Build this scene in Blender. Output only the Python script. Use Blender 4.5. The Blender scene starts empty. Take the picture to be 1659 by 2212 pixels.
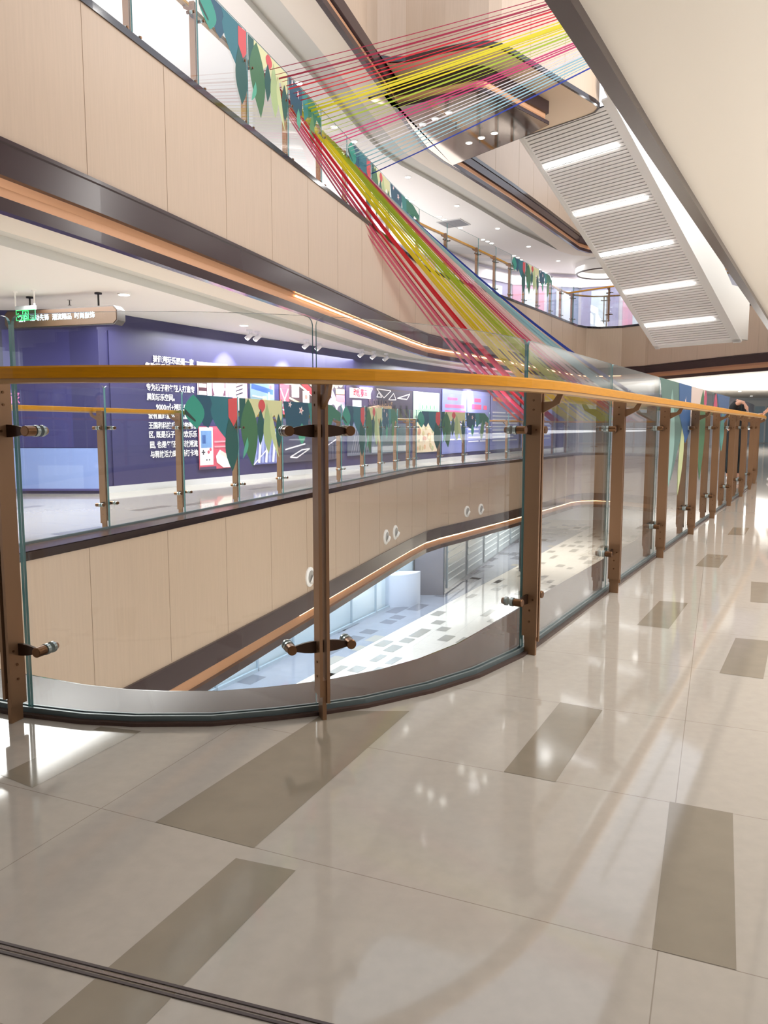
import bpy, bmesh, math, random
from mathutils import Vector, Matrix
from mathutils.geometry import tessellate_polygon

random.seed(7)
SC = bpy.context.scene
COL = SC.collection

# ------------------------------------------------------------------ camera, world, lights, exposure
FPX, CX, CY, EYE = 1660.0, 829.5, 1106.0, 1.0
PITCH = math.atan(185 / 1660.0)
cam_d = bpy.data.cameras.new('camera')
cam = bpy.data.objects.new('camera', cam_d)
COL.objects.link(cam)
cam_d.sensor_fit = 'HORIZONTAL'
cam_d.sensor_width = 36.0
cam_d.lens = 36.0 * FPX / 1659.0
cam_d.clip_start = 0.02
cam_d.clip_end = 200
cam.location = (0, 0, EYE)
cam.rotation_euler = (math.pi / 2 - PITCH, 0, 0)
SC.camera = cam

world = bpy.data.worlds.new('world')
SC.world = world
world.use_nodes = True
bg = world.node_tree.nodes['Background']
bg.inputs[0].default_value = (0.87, 0.91, 1.0, 1)
bg.inputs[1].default_value = 1.25

SC.view_settings.view_transform = 'Standard'
SC.view_settings.look = 'None'
SC.view_settings.gamma = 1.0
SC.view_settings.use_curve_mapping = False
SC.view_settings.exposure = 0.42
cy = SC.cycles
cy.max_bounces = 8
cy.diffuse_bounces = 4
cy.glossy_bounces = 4
cy.transmission_bounces = 4
cy.transparent_max_bounces = 40
cy.caustics_reflective = False
cy.caustics_refractive = False
cy.sample_clamp_indirect = 4.0
cy.use_denoising = True
try:
    cy.denoiser = 'OPENIMAGEDENOISE'
except Exception:
    pass


def area(name, loc, size, power, color=(1, 0.985, 0.96), rot=(0, 0, 0)):
    l = bpy.data.lights.new(name, 'AREA')
    l.shape = 'RECTANGLE'
    l.size, l.size_y = size
    l.energy = power
    l.color = color
    o = bpy.data.objects.new(name, l)
    o.location = loc
    o.rotation_euler = rot
    COL.objects.link(o)
    return o


def R(a): return math.radians(a)


area('added_fill_near', (5.0, 3.2, .9), (3.4, 10.0), 190, rot=(R(180), 0, R(-30)))  # added upward fill for the near soffit, not a fitting of the mall
area('added_fill_near', (10.0, 11.6, .9), (3.4, 10.0), 90, rot=(R(180), 0, R(-30)))


def aim(loc, to, size, power, color=(1, 0.97, 0.93), name='added_fascia_fill'):  # unseen fill lamps added to brighten the wood fascias
    d = Vector(to) - Vector(loc)
    return area(name, loc, size, power, color, d.to_track_quat('-Z', 'Z').to_euler())


aim((3.0, 8.2, -.75), (-1.0, 10.2, -.9), (7.0, 0.5), 130)
aim((-.8, 2.95, -.75), (-1.2, 9.0, -.9), (1.8, 0.5), 60)
aim((3.5, 5.0, 6.9), (-2.2, 8.0, 3.4), (7.0, 0.8), 190)
aim((8.5, 14.0, 6.9), (1.0, 17.0, 3.4), (7.0, 0.8), 330)
aim((11.5, 19.5, 6.9), (7.5, 28.0, 3.6), (4.0, 0.8), 200)
area('ceiling_lamp_far', (-3.9, 9.0, 2.52), (1.6, 5.0), 210, rot=(0, 0, R(-17)))
area('ceiling_lamp_far', (-1.6, 15.0, 2.52), (1.2, 6.0), 210, rot=(0, 0, R(-25)))
area('ceiling_lamp_far', (2.4, 22.0, 2.52), (1.2, 6.0), 210, rot=(0, 0, R(-30)))
area('ceiling_lamp_end', (13.5, 32.0, 2.5), (9.0, 10.0), 600)
area('added_fill_end', (16.0, 30.0, .9), (8.0, 12.0), 420, rot=(R(180), 0, 0))  # added fill that lifts the end ceiling from below
area('ceiling_lamp_upper', (-6.2, 9.6, 7.1), (2.0, 9.0), 230, rot=(0, 0, R(-17)))
area('ceiling_lamp_upper', (-1.6, 23.0, 7.1), (2.0, 9.0), 330, rot=(0, 0, R(-30)))
area('ceiling_lamp_upper', (9.0, 34.0, 7.1), (10.0, 8.0), 600)
area('added_fill_upper', (-4.9, 9.8, 5.0), (2.4, 10.0), 105, rot=(R(180), 0, R(-17)))  # added upward fill, brightens the third storey ceiling
area('added_fill_upper', (-.6, 22.5, 5.0), (2.4, 10.0), 130, rot=(R(180), 0, R(-30)))
area('ceiling_lamp_ground', (-1.4, 19.0, -2.2), (2.2, 14.0), 420, (0.75, 0.86, 1.0), rot=(0, 0, R(-27)))
area('ceiling_lamp_ground', (8.5, 33.0, -2.2), (8.0, 8.0), 600, (1, 0.98, 0.95))

# ------------------------------------------------------------------ pixel helpers (a photo ray met with a real plane)
cp, sp = math.cos(PITCH), math.sin(PITCH)


def ray(x, y):
    a = (x - CX) / FPX
    b = -(y - CY) / FPX
    return Vector((a, cp + b * sp, -sp + b * cp))


def onz(x, y, z):
    r = ray(x, y)
    return Vector((0, 0, EYE)) + r * ((z - EYE) / r.z)


def proj(p):
    d = Vector(p) - Vector((0, 0, EYE))
    f = d.y * cp - d.z * sp
    u = d.y * sp + d.z * cp
    return CX + FPX * d.x / f, CY - FPX * u / f


def hit_poly(poly, x, y):
    """photo ray met with the upright surface over a plan polyline"""
    r = ray(x, y)
    best = None
    for a, b in zip(poly, poly[1:]):
        ax, ay = a[0], a[1]
        ex, ey = b[0] - ax, b[1] - ay
        den = r.x * ey - r.y * ex
        if abs(den) < 1e-9:
            continue
        t = (ax * ey - ay * ex) / den
        s = (ax * r.y - ay * r.x) / den if abs(den) > 1e-9 else 0
        px, py = r.x * t, r.y * t
        L2 = ex * ex + ey * ey
        s = ((px - ax) * ex + (py - ay) * ey) / L2
        if t > 0 and -0.001 <= s <= 1.001 and (best is None or t < best[0]):
            best = (t, Vector((px, py, EYE + r.z * t)), Vector((ex, ey, 0)).normalized())
    return best[1], best[2]


def on_poly_px(poly, z, px):
    """the point of a plan polyline at height z that the photo shows in column px"""
    best = None
    for a, b in zip(poly, poly[1:]):
        for k in range(60):
            s = k / 60
            p = Vector((a[0] + (b[0] - a[0]) * s, a[1] + (b[1] - a[1]) * s, z))
            if p.y < 1:
                continue
            e = abs(proj(p)[0] - px)
            if best is None or e < best[0]:
                best = (e, p, Vector((b[0] - a[0], b[1] - a[1], 0)).normalized())
    return best[1], best[2]


# ------------------------------------------------------------------ materials
def lin(h):
    h = h.lstrip('#')
    c = [int(h[i:i + 2], 16) / 255 for i in (0, 2, 4)]
    return tuple(v / 12.92 if v <= 0.04045 else ((v + 0.055) / 1.055) ** 2.4 for v in c) + (1,)


MATS = {}


def mat(name, hexc, rough=0.5, metal=0.0, spec=0.5, coat=0.0, var=0.0, vscale=4.0, stretch=None, bump=0.0, bscale=60):
    if name in MATS:
        return MATS[name]
    m = bpy.data.materials.new(name)
    m.use_nodes = True
    nt = m.node_tree
    b = nt.nodes['Principled BSDF']
    b.inputs['Base Color'].default_value = lin(hexc)
    b.inputs['Roughness'].default_value = rough
    b.inputs['Metallic'].default_value = metal
    b.inputs['Specular IOR Level'].default_value = spec
    b.inputs['Coat Weight'].default_value = coat
    b.inputs['Coat Roughness'].default_value = 0.05
    if var or bump:
        tc = nt.nodes.new('ShaderNodeTexCoord')
        mp = nt.nodes.new('ShaderNodeMapping')
        if stretch:
            mp.inputs['Scale'].default_value = stretch
        nt.links.new(tc.outputs['Object'], mp.inputs[0])
    if var:
        n = nt.nodes.new('ShaderNodeTexNoise')
        n.inputs['Scale'].default_value = vscale
        n.inputs['Detail'].default_value = 5
        nt.links.new(mp.outputs[0], n.inputs[0])
        r = nt.nodes.new('ShaderNodeValToRGB')
        c = lin(hexc)
        r.color_ramp.elements[0].position = 0.3
        r.color_ramp.elements[1].position = 0.7
        r.color_ramp.elements[0].color = tuple(max(0, v * (1 - var)) for v in c[:3]) + (1,)
        r.color_ramp.elements[1].color = tuple(min(1, v * (1 + var)) for v in c[:3]) + (1,)
        nt.links.new(n.outputs[0], r.inputs[0])
        nt.links.new(r.outputs[0], b.inputs['Base Color'])
    if bump:
        n2 = nt.nodes.new('ShaderNodeTexNoise')
        n2.inputs['Scale'].default_value = bscale
        nt.links.new(mp.outputs[0], n2.inputs[0])
        bp = nt.nodes.new('ShaderNodeBump')
        bp.inputs['Strength'].default_value = bump
        bp.inputs['Distance'].default_value = 0.002
        nt.links.new(n2.outputs[0], bp.inputs['Height'])
        nt.links.new(bp.outputs[0], b.inputs['Normal'])
    MATS[name] = m
    return m


def emit(name, hexc, strength):
    if name in MATS:
        return MATS[name]
    m = bpy.data.materials.new(name)
    m.use_nodes = True
    nt = m.node_tree
    b = nt.nodes['Principled BSDF']
    b.inputs['Base Color'].default_value = lin(hexc)
    b.inputs['Emission Color'].default_value = lin(hexc)
    b.inputs['Emission Strength'].default_value = strength
    MATS[name] = m
    return m


def glass_mat(name, tint=(0.965, 0.98, 0.975), base=0.045, mul=1.8):
    m = bpy.data.materials.new(name)
    m.use_nodes = True
    nt = m.node_tree
    nt.nodes.remove(nt.nodes['Principled BSDF'])
    out = nt.nodes['Material Output']
    tr = nt.nodes.new('ShaderNodeBsdfTransparent')
    tr.inputs[0].default_value = tint + (1,)
    gl = nt.nodes.new('ShaderNodeBsdfGlossy')
    gl.inputs['Roughness'].default_value = 0.0
    gl.inputs['Color'].default_value = (0.95, 0.97, 1, 1)
    lw = nt.nodes.new('ShaderNodeLayerWeight')
    lw.inputs[0].default_value = 0.5
    pw = nt.nodes.new('ShaderNodeMath')
    pw.operation = 'POWER'
    pw.inputs[1].default_value = 5
    ml = nt.nodes.new('ShaderNodeMath')
    ml.operation = 'MULTIPLY_ADD'
    ml.inputs[1].default_value = mul
    ml.inputs[2].default_value = base
    mx = nt.nodes.new('ShaderNodeMixShader')
    nt.links.new(lw.outputs['Facing'], pw.inputs[0])
    nt.links.new(pw.outputs[0], ml.inputs[0])
    ml.use_clamp = True
    nt.links.new(ml.outputs[0], mx.inputs[0])
    nt.links.new(tr.outputs[0], mx.inputs[1])
    nt.links.new(gl.outputs[0], mx.inputs[2])
    nt.links.new(mx.outputs[0], out.inputs[0])
    MATS[name] = m
    return m


def tile_mat(name, hexc, rough, var, cell=(0.633, 0.633), off=(0, 0), mortar='#8f867c', ang=23.5, spec=0.5):
    m = mat(name, hexc, rough, spec=spec, var=var, vscale=26)
    nt = m.node_tree
    b = nt.nodes['Principled BSDF']
    src = b.inputs['Base Color'].links[0].from_socket
    tc = nt.nodes.new('ShaderNodeTexCoord')
    mp = nt.nodes.new('ShaderNodeMapping')
    mp.inputs['Rotation'].default_value = (0, 0, R(ang))
    mp.inputs['Location'].default_value = (off[0], off[1], 0)
    nt.links.new(tc.outputs['Object'], mp.inputs[0])
    sx = nt.nodes.new('ShaderNodeSeparateXYZ')
    nt.links.new(mp.outputs[0], sx.inputs[0])
    last = None
    for k in (0, 1):
        d = nt.nodes.new('ShaderNodeMath'); d.operation = 'DIVIDE'; d.inputs[1].default_value = cell[k]
        f = nt.nodes.new('ShaderNodeMath'); f.operation = 'FRACT'
        a = nt.nodes.new('ShaderNodeMath'); a.operation = 'SUBTRACT'; a.inputs[1].default_value = 0.5
        ab = nt.nodes.new('ShaderNodeMath'); ab.operation = 'ABSOLUTE'
        g = nt.nodes.new('ShaderNodeMath'); g.operation = 'GREATER_THAN'; g.inputs[1].default_value = 0.5 - 0.0012 / cell[k]
        nt.links.new(sx.outputs[k], d.inputs[0]); nt.links.new(d.outputs[0], f.inputs[0])
        nt.links.new(f.outputs[0], a.inputs[0]); nt.links.new(a.outputs[0], ab.inputs[0]); nt.links.new(ab.outputs[0], g.inputs[0])
        if last:
            mxm = nt.nodes.new('ShaderNodeMath'); mxm.operation = 'MAXIMUM'
            nt.links.new(last.outputs[0], mxm.inputs[0]); nt.links.new(g.outputs[0], mxm.inputs[1])
            last = mxm
        else:
            last = g
    mx = nt.nodes.new('ShaderNodeMix'); mx.data_type = 'RGBA'
    mx.inputs[7].default_value = lin(mortar)
    nt.links.new(last.outputs[0], mx.inputs[0])
    nt.links.new(src, mx.inputs[6])
    nt.links.new(mx.outputs[2], b.inputs['Base Color'])
    return m


ang = 23.5
M_floor = tile_mat('cream_stone_tile', '#bcb4aa', 0.06, 0.035, off=(0.065, 0.431), cell=(1.386, 0.633), mortar='#9b9186')
M_accent = mat('taupe_stone_tile', '#948a7b', 0.09, var=0.05, vscale=12)
M_groundfloor = tile_mat('ground_cream_tile', '#e6ddd0', 0.08, 0.04)
M_shadetile = mat('ground_shaded_tile', '#8f929c', 0.08, var=0.04)  # shade under the slab, painted as a blue-grey tone of the floor
M_shadeaccent = mat('ground_shaded_accent', '#6d6f78', 0.08)  # accent tiles darkened to sit in the painted shade
M_gtaupe = mat('ground_taupe_tile', '#a59f94', 0.1)
M_wood = mat('beige_wood_panel', '#bfa892', 0.42, var=0.035, vscale=3, stretch=(14, 14, 0.7))
M_seam = mat('panel_seam', '#ac9784', 0.7)
M_dark = mat('dark_brown_gloss', '#3d2e30', 0.2, spec=0.4)
M_black = mat('black_gloss_trim', '#241a1c', 0.08, spec=0.7)
M_copper = mat('copper_metal', '#d39f78', 0.42, metal=0.4)
M_cream = mat('cream_plaster', '#ece5da', 0.75, bump=0.08, bscale=180)
M_band = mat('grey_plaster_band', '#cfcfca', 0.75)
M_white = mat('white_plaster', '#f0eeea', 0.7)
M_ledge = mat('polished_brown_stone', '#57453f', 0.22, spec=0.15, var=0.08, vscale=3)
M_channel = mat('glass_channel_grey', '#6f7d7f', 0.3, metal=0.3)
M_bronze = mat('bronze_metal', '#a07c5e', 0.38, metal=0.6, var=0.05, vscale=3, stretch=(1, 1, 0.4))
M_bronze_dark = mat('dark_bronze_metal', '#4c382c', 0.35, metal=0.7)
M_knob = mat('antique_brass', '#7d5b40', 0.3, metal=0.9)
M_steel = mat('clear_washer', '#b9c6c6', 0.2, metal=0.5)
M_rail = mat('amber_varnished_wood', '#e29a0a', 0.3, spec=.3, coat=0.15, var=0.07, vscale=5, stretch=(3, 3, 30))
M_railunder = mat('pale_wood_edge', '#c59a63', 0.4)
M_glass = glass_mat('clear_glass')
M_farglass = glass_mat('distant_glass', (0.97, 0.985, 0.985), 0.035, 0.6)
M_edge = mat('green_glass_edge', '#5f9a9c', 0.12, spec=0.8)
M_edgew = mat('pale_glass_edge', '#cfdedc', 0.15, spec=0.8)
M_navy = mat('navy_banner_vinyl', '#3a3862', 0.4, var=0.1, vscale=1.3, bump=0.25, bscale=5)
M_mirror = mat('mirror_soffit', '#a39388', 0.06, metal=1.0)
M_lamp = emit('lamp_diffuser', '#fffdf6', 9.0)
M_lampframe = mat('lamp_frame_white', '#f4f2ee', 0.5)
M_tube = emit('tube_light', '#ffffff', 11.0)
M_inkwhite = mat('white_ink', '#f4f4f8', 0.5)
M_inkred = mat('red_ink', '#c8283c', 0.5)
M_inkorange = mat('orange_ink', '#e8893c', 0.5)


def flat(hexc, rough=0.5):
    return mat('colour_' + hexc.lstrip('#'), hexc, rough)


# ------------------------------------------------------------------ mesh builder
class MB:
    def __init__(s):
        s.v, s.f, s.m = [], [], []

    def add(s, vs, fs, mi=0):
        k = len(s.v)
        s.v += [Vector(v) for v in vs]
        s.f += [tuple(k + i for i in f) for f in fs]
        s.m += [mi] * len(fs)
        return s

    def box(s, c, size, ax=None, mi=0):
        c = Vector(c)
        X, Y, Z = ax if ax else (Vector((1, 0, 0)), Vector((0, 1, 0)), Vector((0, 0, 1)))
        hx, hy, hz = size[0] / 2, size[1] / 2, size[2] / 2
        vs = [c + X * (hx * i) + Y * (hy * j) + Z * (hz * k) for k in (-1, 1) for j in (-1, 1) for i in (-1, 1)]
        return s.add(vs, [(0, 2, 3, 1), (4, 5, 7, 6), (0, 1, 5, 4), (2, 6, 7, 3), (0, 4, 6, 2), (1, 3, 7, 5)], mi)

    def prism(s, pts, o, U, V, N, t, mi=0):
        """2-D outline pts on frame (o,U,V), thickness t along N, centred"""
        o = Vector(o)
        n = len(pts)
        a = [o + U * p[0] + V * p[1] - N * (t / 2) for p in pts]
        b = [o + U * p[0] + V * p[1] + N * (t / 2) for p in pts]
        tri = tessellate_polygon([[Vector((p[0], p[1], 0)) for p in pts]])
        fs = [tuple(q) for q in tri] + [tuple(i + n for i in q) for q in tri]
        fs += [(i, (i + 1) % n, n + (i + 1) % n, n + i) for i in range(n)]
        return s.add(a + b, fs, mi)

    def tube(s, pts, r, n=10, mi=0, cap=True):
        pts = [Vector(p) for p in pts]
        rs = r if isinstance(r, (list, tuple)) else [r] * len(pts)
        rings = []
        prev = None
        for i, p in enumerate(pts):
            d = (pts[min(i + 1, len(pts) - 1)] - pts[max(i - 1, 0)]).normalized()
            a = prev if prev is not None else (Vector((0, 0, 1)) if abs(d.z) < 0.9 else Vector((1, 0, 0)))
            x = (a - d * a.dot(d)).normalized()
            prev = x
            y = d.cross(x)
            rings.append([p + (x * math.cos(2 * math.pi * k / n) + y * math.sin(2 * math.pi * k / n)) * rs[i] for k in range(n)])
        vs = [v for rr in rings for v in rr]
        fs = [(i * n + k, i * n + (k + 1) % n, (i + 1) * n + (k + 1) % n, (i + 1) * n + k) for i in range(len(pts) - 1) for k in range(n)]
        if cap:
            fs += [tuple(range(n))[::-1], tuple((len(pts) - 1) * n + k for k in range(n))]
        return s.add(vs, fs, mi)

    def sweep(s, loops, closed=False, mi=0):
        """quads between successive 3-D polylines of equal length"""
        n = len(loops[0])
        vs = [p for l in loops for p in l]
        fs = []
        for a in range(len(loops) - 1):
            for i in range(n if closed else n - 1):
                j = (i + 1) % n
                fs.append((a * n + i, a * n + j, (a + 1) * n + j, (a + 1) * n + i))
        return s.add(vs, fs, mi)

    def plate(s, outer, hole, z, mi=0):
        polys = [[Vector((p[0], p[1], 0)) for p in outer]]
        if hole:
            polys.append([Vector((p[0], p[1], 0)) for p in hole])
        if not hole:
            return s.add([Vector((p.x, p.y, z)) for p in polys[0]], [tuple(range(len(outer)))], mi)
        tri = tessellate_polygon(polys)
        vs = [Vector((p.x, p.y, z)) for q in polys for p in q]
        return s.add(vs, [tuple(t) for t in tri], mi)

    def build(s, name, mats, parent=None, local=False, smooth=False, **props):
        me = bpy.data.meshes.new(name)
        off = Vector((0, 0, 0))
        if parent is not None and not local:
            q = parent
            while q is not None:
                off += q.location
                q = q.parent
        me.from_pydata([tuple(v - off) for v in s.v], [], s.f)
        if not isinstance(mats, (list, tuple)):
            mats = [mats]
        for m in mats:
            me.materials.append(m)
        for p, mi in zip(me.polygons, s.m):
            p.material_index = mi
        bm = bmesh.new()
        bm.from_mesh(me)
        bmesh.ops.recalc_face_normals(bm, faces=bm.faces)
        bm.to_mesh(me)
        bm.free()
        if smooth:
            for p in me.polygons:
                p.use_smooth = True
            try:
                me.set_sharp_from_angle(angle=R(35))
            except Exception:
                pass
        o = bpy.data.objects.new(name, me)
        COL.objects.link(o)
        if parent is not None:
            o.parent = parent
        for k, v in props.items():
            if v is not None:
                o[k] = v
        return o


def thing(name, label, cat, loc=(0, 0, 0), rz=0, group=None):
    o = bpy.data.objects.new(name, None)
    o.empty_display_size = 0.1
    COL.objects.link(o)
    o.location = loc
    o.rotation_euler = (0, 0, rz)
    o['label'] = label
    o['category'] = cat
    if group:
        o['group'] = group
    return o


def dup(root, loc, rz, label, group=None):
    r = root.copy()
    COL.objects.link(r)
    r.location = loc
    r.rotation_euler = (0, 0, rz)
    r['label'] = label
    if group:
        r['group'] = group
    for ch in list(root.children):
        c = ch.copy()
        COL.objects.link(c)
        c.parent = r
        for g in ch.children:
            d = g.copy()
            COL.objects.link(d)
            d.parent = c
    return r


def struct(mb, name, mats, **k):
    return mb.build(name, mats, kind='structure', **k)


def text_mesh(body, size, bold=0.0, extrude=0.0):
    cu = bpy.data.curves.new('lettering', 'FONT')
    cu.body = body
    cu.size = size
    cu.offset = bold
    cu.extrude = extrude
    cu.align_x = 'LEFT'
    cu.align_y = 'CENTER'
    cu.resolution_u = 3
    t = bpy.data.objects.new('lettering', cu)
    COL.objects.link(t)
    dg = bpy.context.evaluated_depsgraph_get()
    dg.update()
    me = bpy.data.meshes.new_from_object(t.evaluated_get(dg))
    bpy.data.objects.remove(t)
    bpy.data.curves.remove(cu)
    return me


def lettering(body, size, o, U, V, N, m, parent, name='lettering', bold=0.0, width=None, align='L'):
    me = text_mesh(body, size, bold, 0.001)
    xs = [v.co.x for v in me.vertices]
    w = max(xs) - min(xs)
    k = width / w if width else 1.0
    x0 = min(xs)
    off = Vector((0, 0, 0))
    q = parent
    while q is not None:
        off += q.location
        q = q.parent
    sh = {'L': 0, 'C': w / 2, 'R': w}[align]
    for v in me.vertices:
        v.co = Vector(o) + U * ((v.co.x - x0 - sh) * k) + V * v.co.y + N * (v.co.z + 0.002) - off
    me.materials.clear()
    me.materials.append(m)
    ob = bpy.data.objects.new(name, me)
    COL.objects.link(ob)
    ob.parent = parent
    return ob


ORD = ['first', 'second', 'third', 'fourth', 'fifth', 'sixth', 'seventh', 'eighth', 'ninth', 'tenth', 'eleventh', 'twelfth',
       'thirteenth', 'fourteenth', 'fifteenth', 'sixteenth', 'seventeenth', 'eighteenth', 'nineteenth', 'twentieth',
       'twenty-first', 'twenty-second', 'twenty-third', 'twenty-fourth', 'twenty-fifth', 'twenty-sixth', 'twenty-seventh',
       'twenty-eighth', 'twenty-ninth', 'thirtieth', 'thirty-first', 'thirty-second', 'thirty-third', 'thirty-fourth', 'thirty-fifth']


def offset(poly, d, closed=False):
    n = len(poly)
    ds = d if isinstance(d, (list, tuple)) else [d] * n
    out = []
    for i, p in enumerate(poly):
        p = Vector((p[0], p[1]))
        a = Vector(poly[(i - 1) % n][:2]) if (closed or i > 0) else None
        b = Vector(poly[(i + 1) % n][:2]) if (closed or i < n - 1) else None
        t1 = (p - a).normalized() if a is not None else None
        t2 = (b - p).normalized() if b is not None else None
        if t1 is None: t1 = t2
        if t2 is None: t2 = t1
        n1 = Vector((t1.y, -t1.x)); n2 = Vector((t2.y, -t2.x))
        m = (n1 + n2)
        if m.length < 1e-6: m = n1.copy()
        m.normalize()
        k = 1 / max(0.5, m.dot(n1))
        q = p + m * (ds[i] * k)
        out.append((q.x, q.y))
    return out


def resample(poly, step):
    out = [tuple(poly[0])]
    for a, b in zip(poly, poly[1:]):
        L = math.dist(a, b)
        n = max(1, int(math.ceil(L / step)))
        for k in range(1, n + 1):
            out.append((a[0] + (b[0] - a[0]) * k / n, a[1] + (b[1] - a[1]) * k / n))
    return out


def smooth_poly(poly, it=2):
    for _ in range(it):
        q = [poly[0]]
        for a, b in zip(poly, poly[1:]):
            q.append((a[0] * .75 + b[0] * .25, a[1] * .75 + b[1] * .25))
            q.append((a[0] * .25 + b[0] * .75, a[1] * .25 + b[1] * .75))
        q.append(poly[-1])
        poly = q
    return poly


def lift(poly, z):
    return [Vector((p[0], p[1], z)) for p in poly]


# ------------------------------------------------------------------ plan of the atrium
G_NEAR = [(-3.15, 4.6), (-2.85, 3.85), (-2.35, 3.25), (-1.85, 2.87), (-1.368, 2.65), (-1.253, 2.6), (-1.023, 2.535), (-.842, 2.512),
          (-.584, 2.515), (-.375, 2.565), (-.233, 2.612), (-.074, 2.68), (.167, 2.835), (.362, 3.01), (.58, 3.28), (.728, 3.53),
          (1.43, 4.75), (2.164, 6.01), (3.0, 7.45), (5.07, 11.0), (5.8, 12.28), (6.5, 13.6), (7.25, 15.1), (7.95, 16.8), (8.75, 19.2),
          (9.6, 21.4), (10.3, 22.7)]
V2_NEAR = offset(G_NEAR, -0.28)
G3_NEAR = [(-3.15, 4.6), (-2.85, 3.85), (-2.5, 3.25), (-2.15, 2.75), (-1.8, 2.35), (-1.5, 2.1), (-1.2, 1.9), (-.95, 1.8), (-.7, 1.75), (-.5, 1.76), (-.35, 1.85), (-.2, 2.0), (.0, 2.27), (.2, 2.62), (.5, 3.137)] + G_NEAR[15:20] + [(6.2, 12.95), (7.3, 14.85), (8.4, 16.74), (9.5, 18.63), (10.4, 20.2), (11.0, 21.4), (11.1, 22.3)]
V3_NEAR = offset(G3_NEAR, 0.12)
END = [(10.55, 23.8), (9.2, 27.5), (8.6, 28.3), (7.9, 28.6), (7.35, 28.45), (6.9, 28.0)]
FAR = [(5.05, 24.8), (3.6, 22.35), (2.02, 19.8), (1.4, 18.85), (1.0, 18.1), (.62, 17.0), (.17, 15.55), (-.55, 13.2), (-1.2, 11.1),
       (-2.02, 8.5), (-2.5, 7.0), (-2.93, 5.75), (-3.05, 5.2)]
V2 = V2_NEAR + END + FAR
V3 = V3_NEAR + END + FAR
nN, nE, nF = len(G_NEAR), len(END), len(FAR)
G2 = offset(V2, [0.28] * nN + [0.30] * (nE + nF), True)
G2_far = [tuple(p) for p in G2[nN - 1:]][::-1]       # from the near left round to the end
V_far = (V2[nN:])[::-1]                               # same, the void edge itself
V3_far = V_far
G3_far = offset(V_far, -0.30)
OUT = [(-16, -6), (26, -6), (26, 50), (-16, 50)]
ZU = 4.6          # storey height


def fascia(loop, ztop, name, seg=True):
    mb = MB()
    zb = ztop - 1.5
    l0 = lift(loop, ztop)
    mb.sweep([lift(loop, ztop - 0.04), lift(loop, zb)], True, 0)
    # seams between the wood panels
    acc = 0
    for a, b in zip(loop, loop[1:] + loop[:1]):
        L = math.dist(a, b)
        t = Vector((b[0] - a[0], b[1] - a[1], 0)).normalized()
        nrm = Vector((-t.y, t.x, 0))
        s = 1.2 - acc
        while s < L:
            p = Vector((a[0], a[1], 0)) + t * s
            mb.box(p + nrm * 0.001 + Vector((0, 0, (ztop + zb) / 2)), (0.004, 0.004, 1.42), (t, nrm, Vector((0, 0, 1))), 1)
            s += 1.2
        acc = (acc + L) % 1.2
    return struct(mb, name, [M_wood, M_seam])


def trims(loop, ztop, start):
    """dark capping, dark band, copper cove and lip that edge a floor slab"""
    zb = ztop - 1.5
    o = lambda d, z: lift(offset(loop, d, True), z)
    mb = MB()
    mb.sweep([o(0.05, ztop + 0.008), o(-0.015, ztop + 0.008), o(-0.015, ztop - 0.06), o(0.0, ztop - 0.06)], True)
    struct(mb, 'trim_%d' % start, M_black)
    mb = MB()
    mb.sweep([o(0.0, zb + 0.03), o(-0.03, zb + 0.03), o(-0.03, zb), o(-0.015, zb - 0.01), o(-0.015, zb - 0.24), o(0.05, zb - 0.24)], True)
    struct(mb, 'trim_%d' % (start + 1), M_dark)
    mb = MB()
    mb.sweep([o(0.05, zb - 0.24), o(0.065, zb - 0.3), o(0.05, zb - 0.4)], True)
    struct(mb, 'trim_%d' % (start + 2), M_copper)
    led = [p for p in FAR][::-1]
    led = offset([p for p in led if p[1] > 9.5] + END[::-1][:4], -0.04)
    mb = MB()
    mb.sweep([lift(led, zb - .262), lift(led, zb - .282), lift(offset(led, -.015), zb - .282), lift(offset(led, -.015), zb - .262), lift(led, zb - .262)])
    struct(mb, 'trim_%d' % (start + 40), emit('cove_led_strip', '#ffdcae', 4.0))
    mb = MB()
    mb.sweep([o(0.05, zb - 0.4), o(-0.01, zb - 0.4), o(-0.01, zb - 0.5), o(0.075, zb - 0.5), o(0.075, zb - 0.42)], True)
    struct(mb, 'trim_%d' % (start + 3), M_dark)


# --- second storey floor with the accent tiles set into it
U_T = Vector((0.40, 0.9165, 0)); V_T = Vector((0.9165, -0.40, 0))


def tile_quad(mb, u0, u1, v0, v1, z, mi):
    pts = [U_T * u0 + V_T * v0, U_T * u0 + V_T * v1, U_T * u1 + V_T * v1, U_T * u1 + V_T * v0]
    mb.add([p + Vector((0, 0, z)) for p in pts], [(0, 1, 2, 3)], mi)


fl = MB()
fl.plate(OUT, V2, 0.0, 0)
for q in ([(-.581, 1.854), (-.311, 1.733), (.09, 2.62), (-.2, 2.62)], [(-.345, 1.69), (-.2, 1.64), (-.49, .99), (-.64, 1.05)],
          [(-1.108, 2.12), (-.978, 2.04), (-.80, 2.44), (-.95, 2.48)], [(.642, 2.708), (.775, 2.63), (.485, 2.075), (.349, 2.141)],
          [(.766, 1.961), (.907, 1.899), (.652, 1.319), (.516, 1.377)], [(1.589, 4.346), (1.729, 4.288), (1.415, 3.73), (1.282, 3.806)],
          [(1.672, 3.566), (1.81, 3.51), (1.51, 2.967), (1.368, 3.042)], [(2.546, 5.978), (2.68, 5.912), (2.378, 5.381), (2.241, 5.454)],
          [(3.482, 7.598), (3.62, 7.55), (3.33, 7.03), (3.193, 7.071)], [(2.38, 4.9), (2.52, 4.84), (2.24, 4.26), (2.1, 4.32)]):
    fl.add([Vector((p[0], p[1], 0.0006)) for p in q], [(0, 1, 2, 3)], 1)
rnd = random.Random(3)
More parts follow.
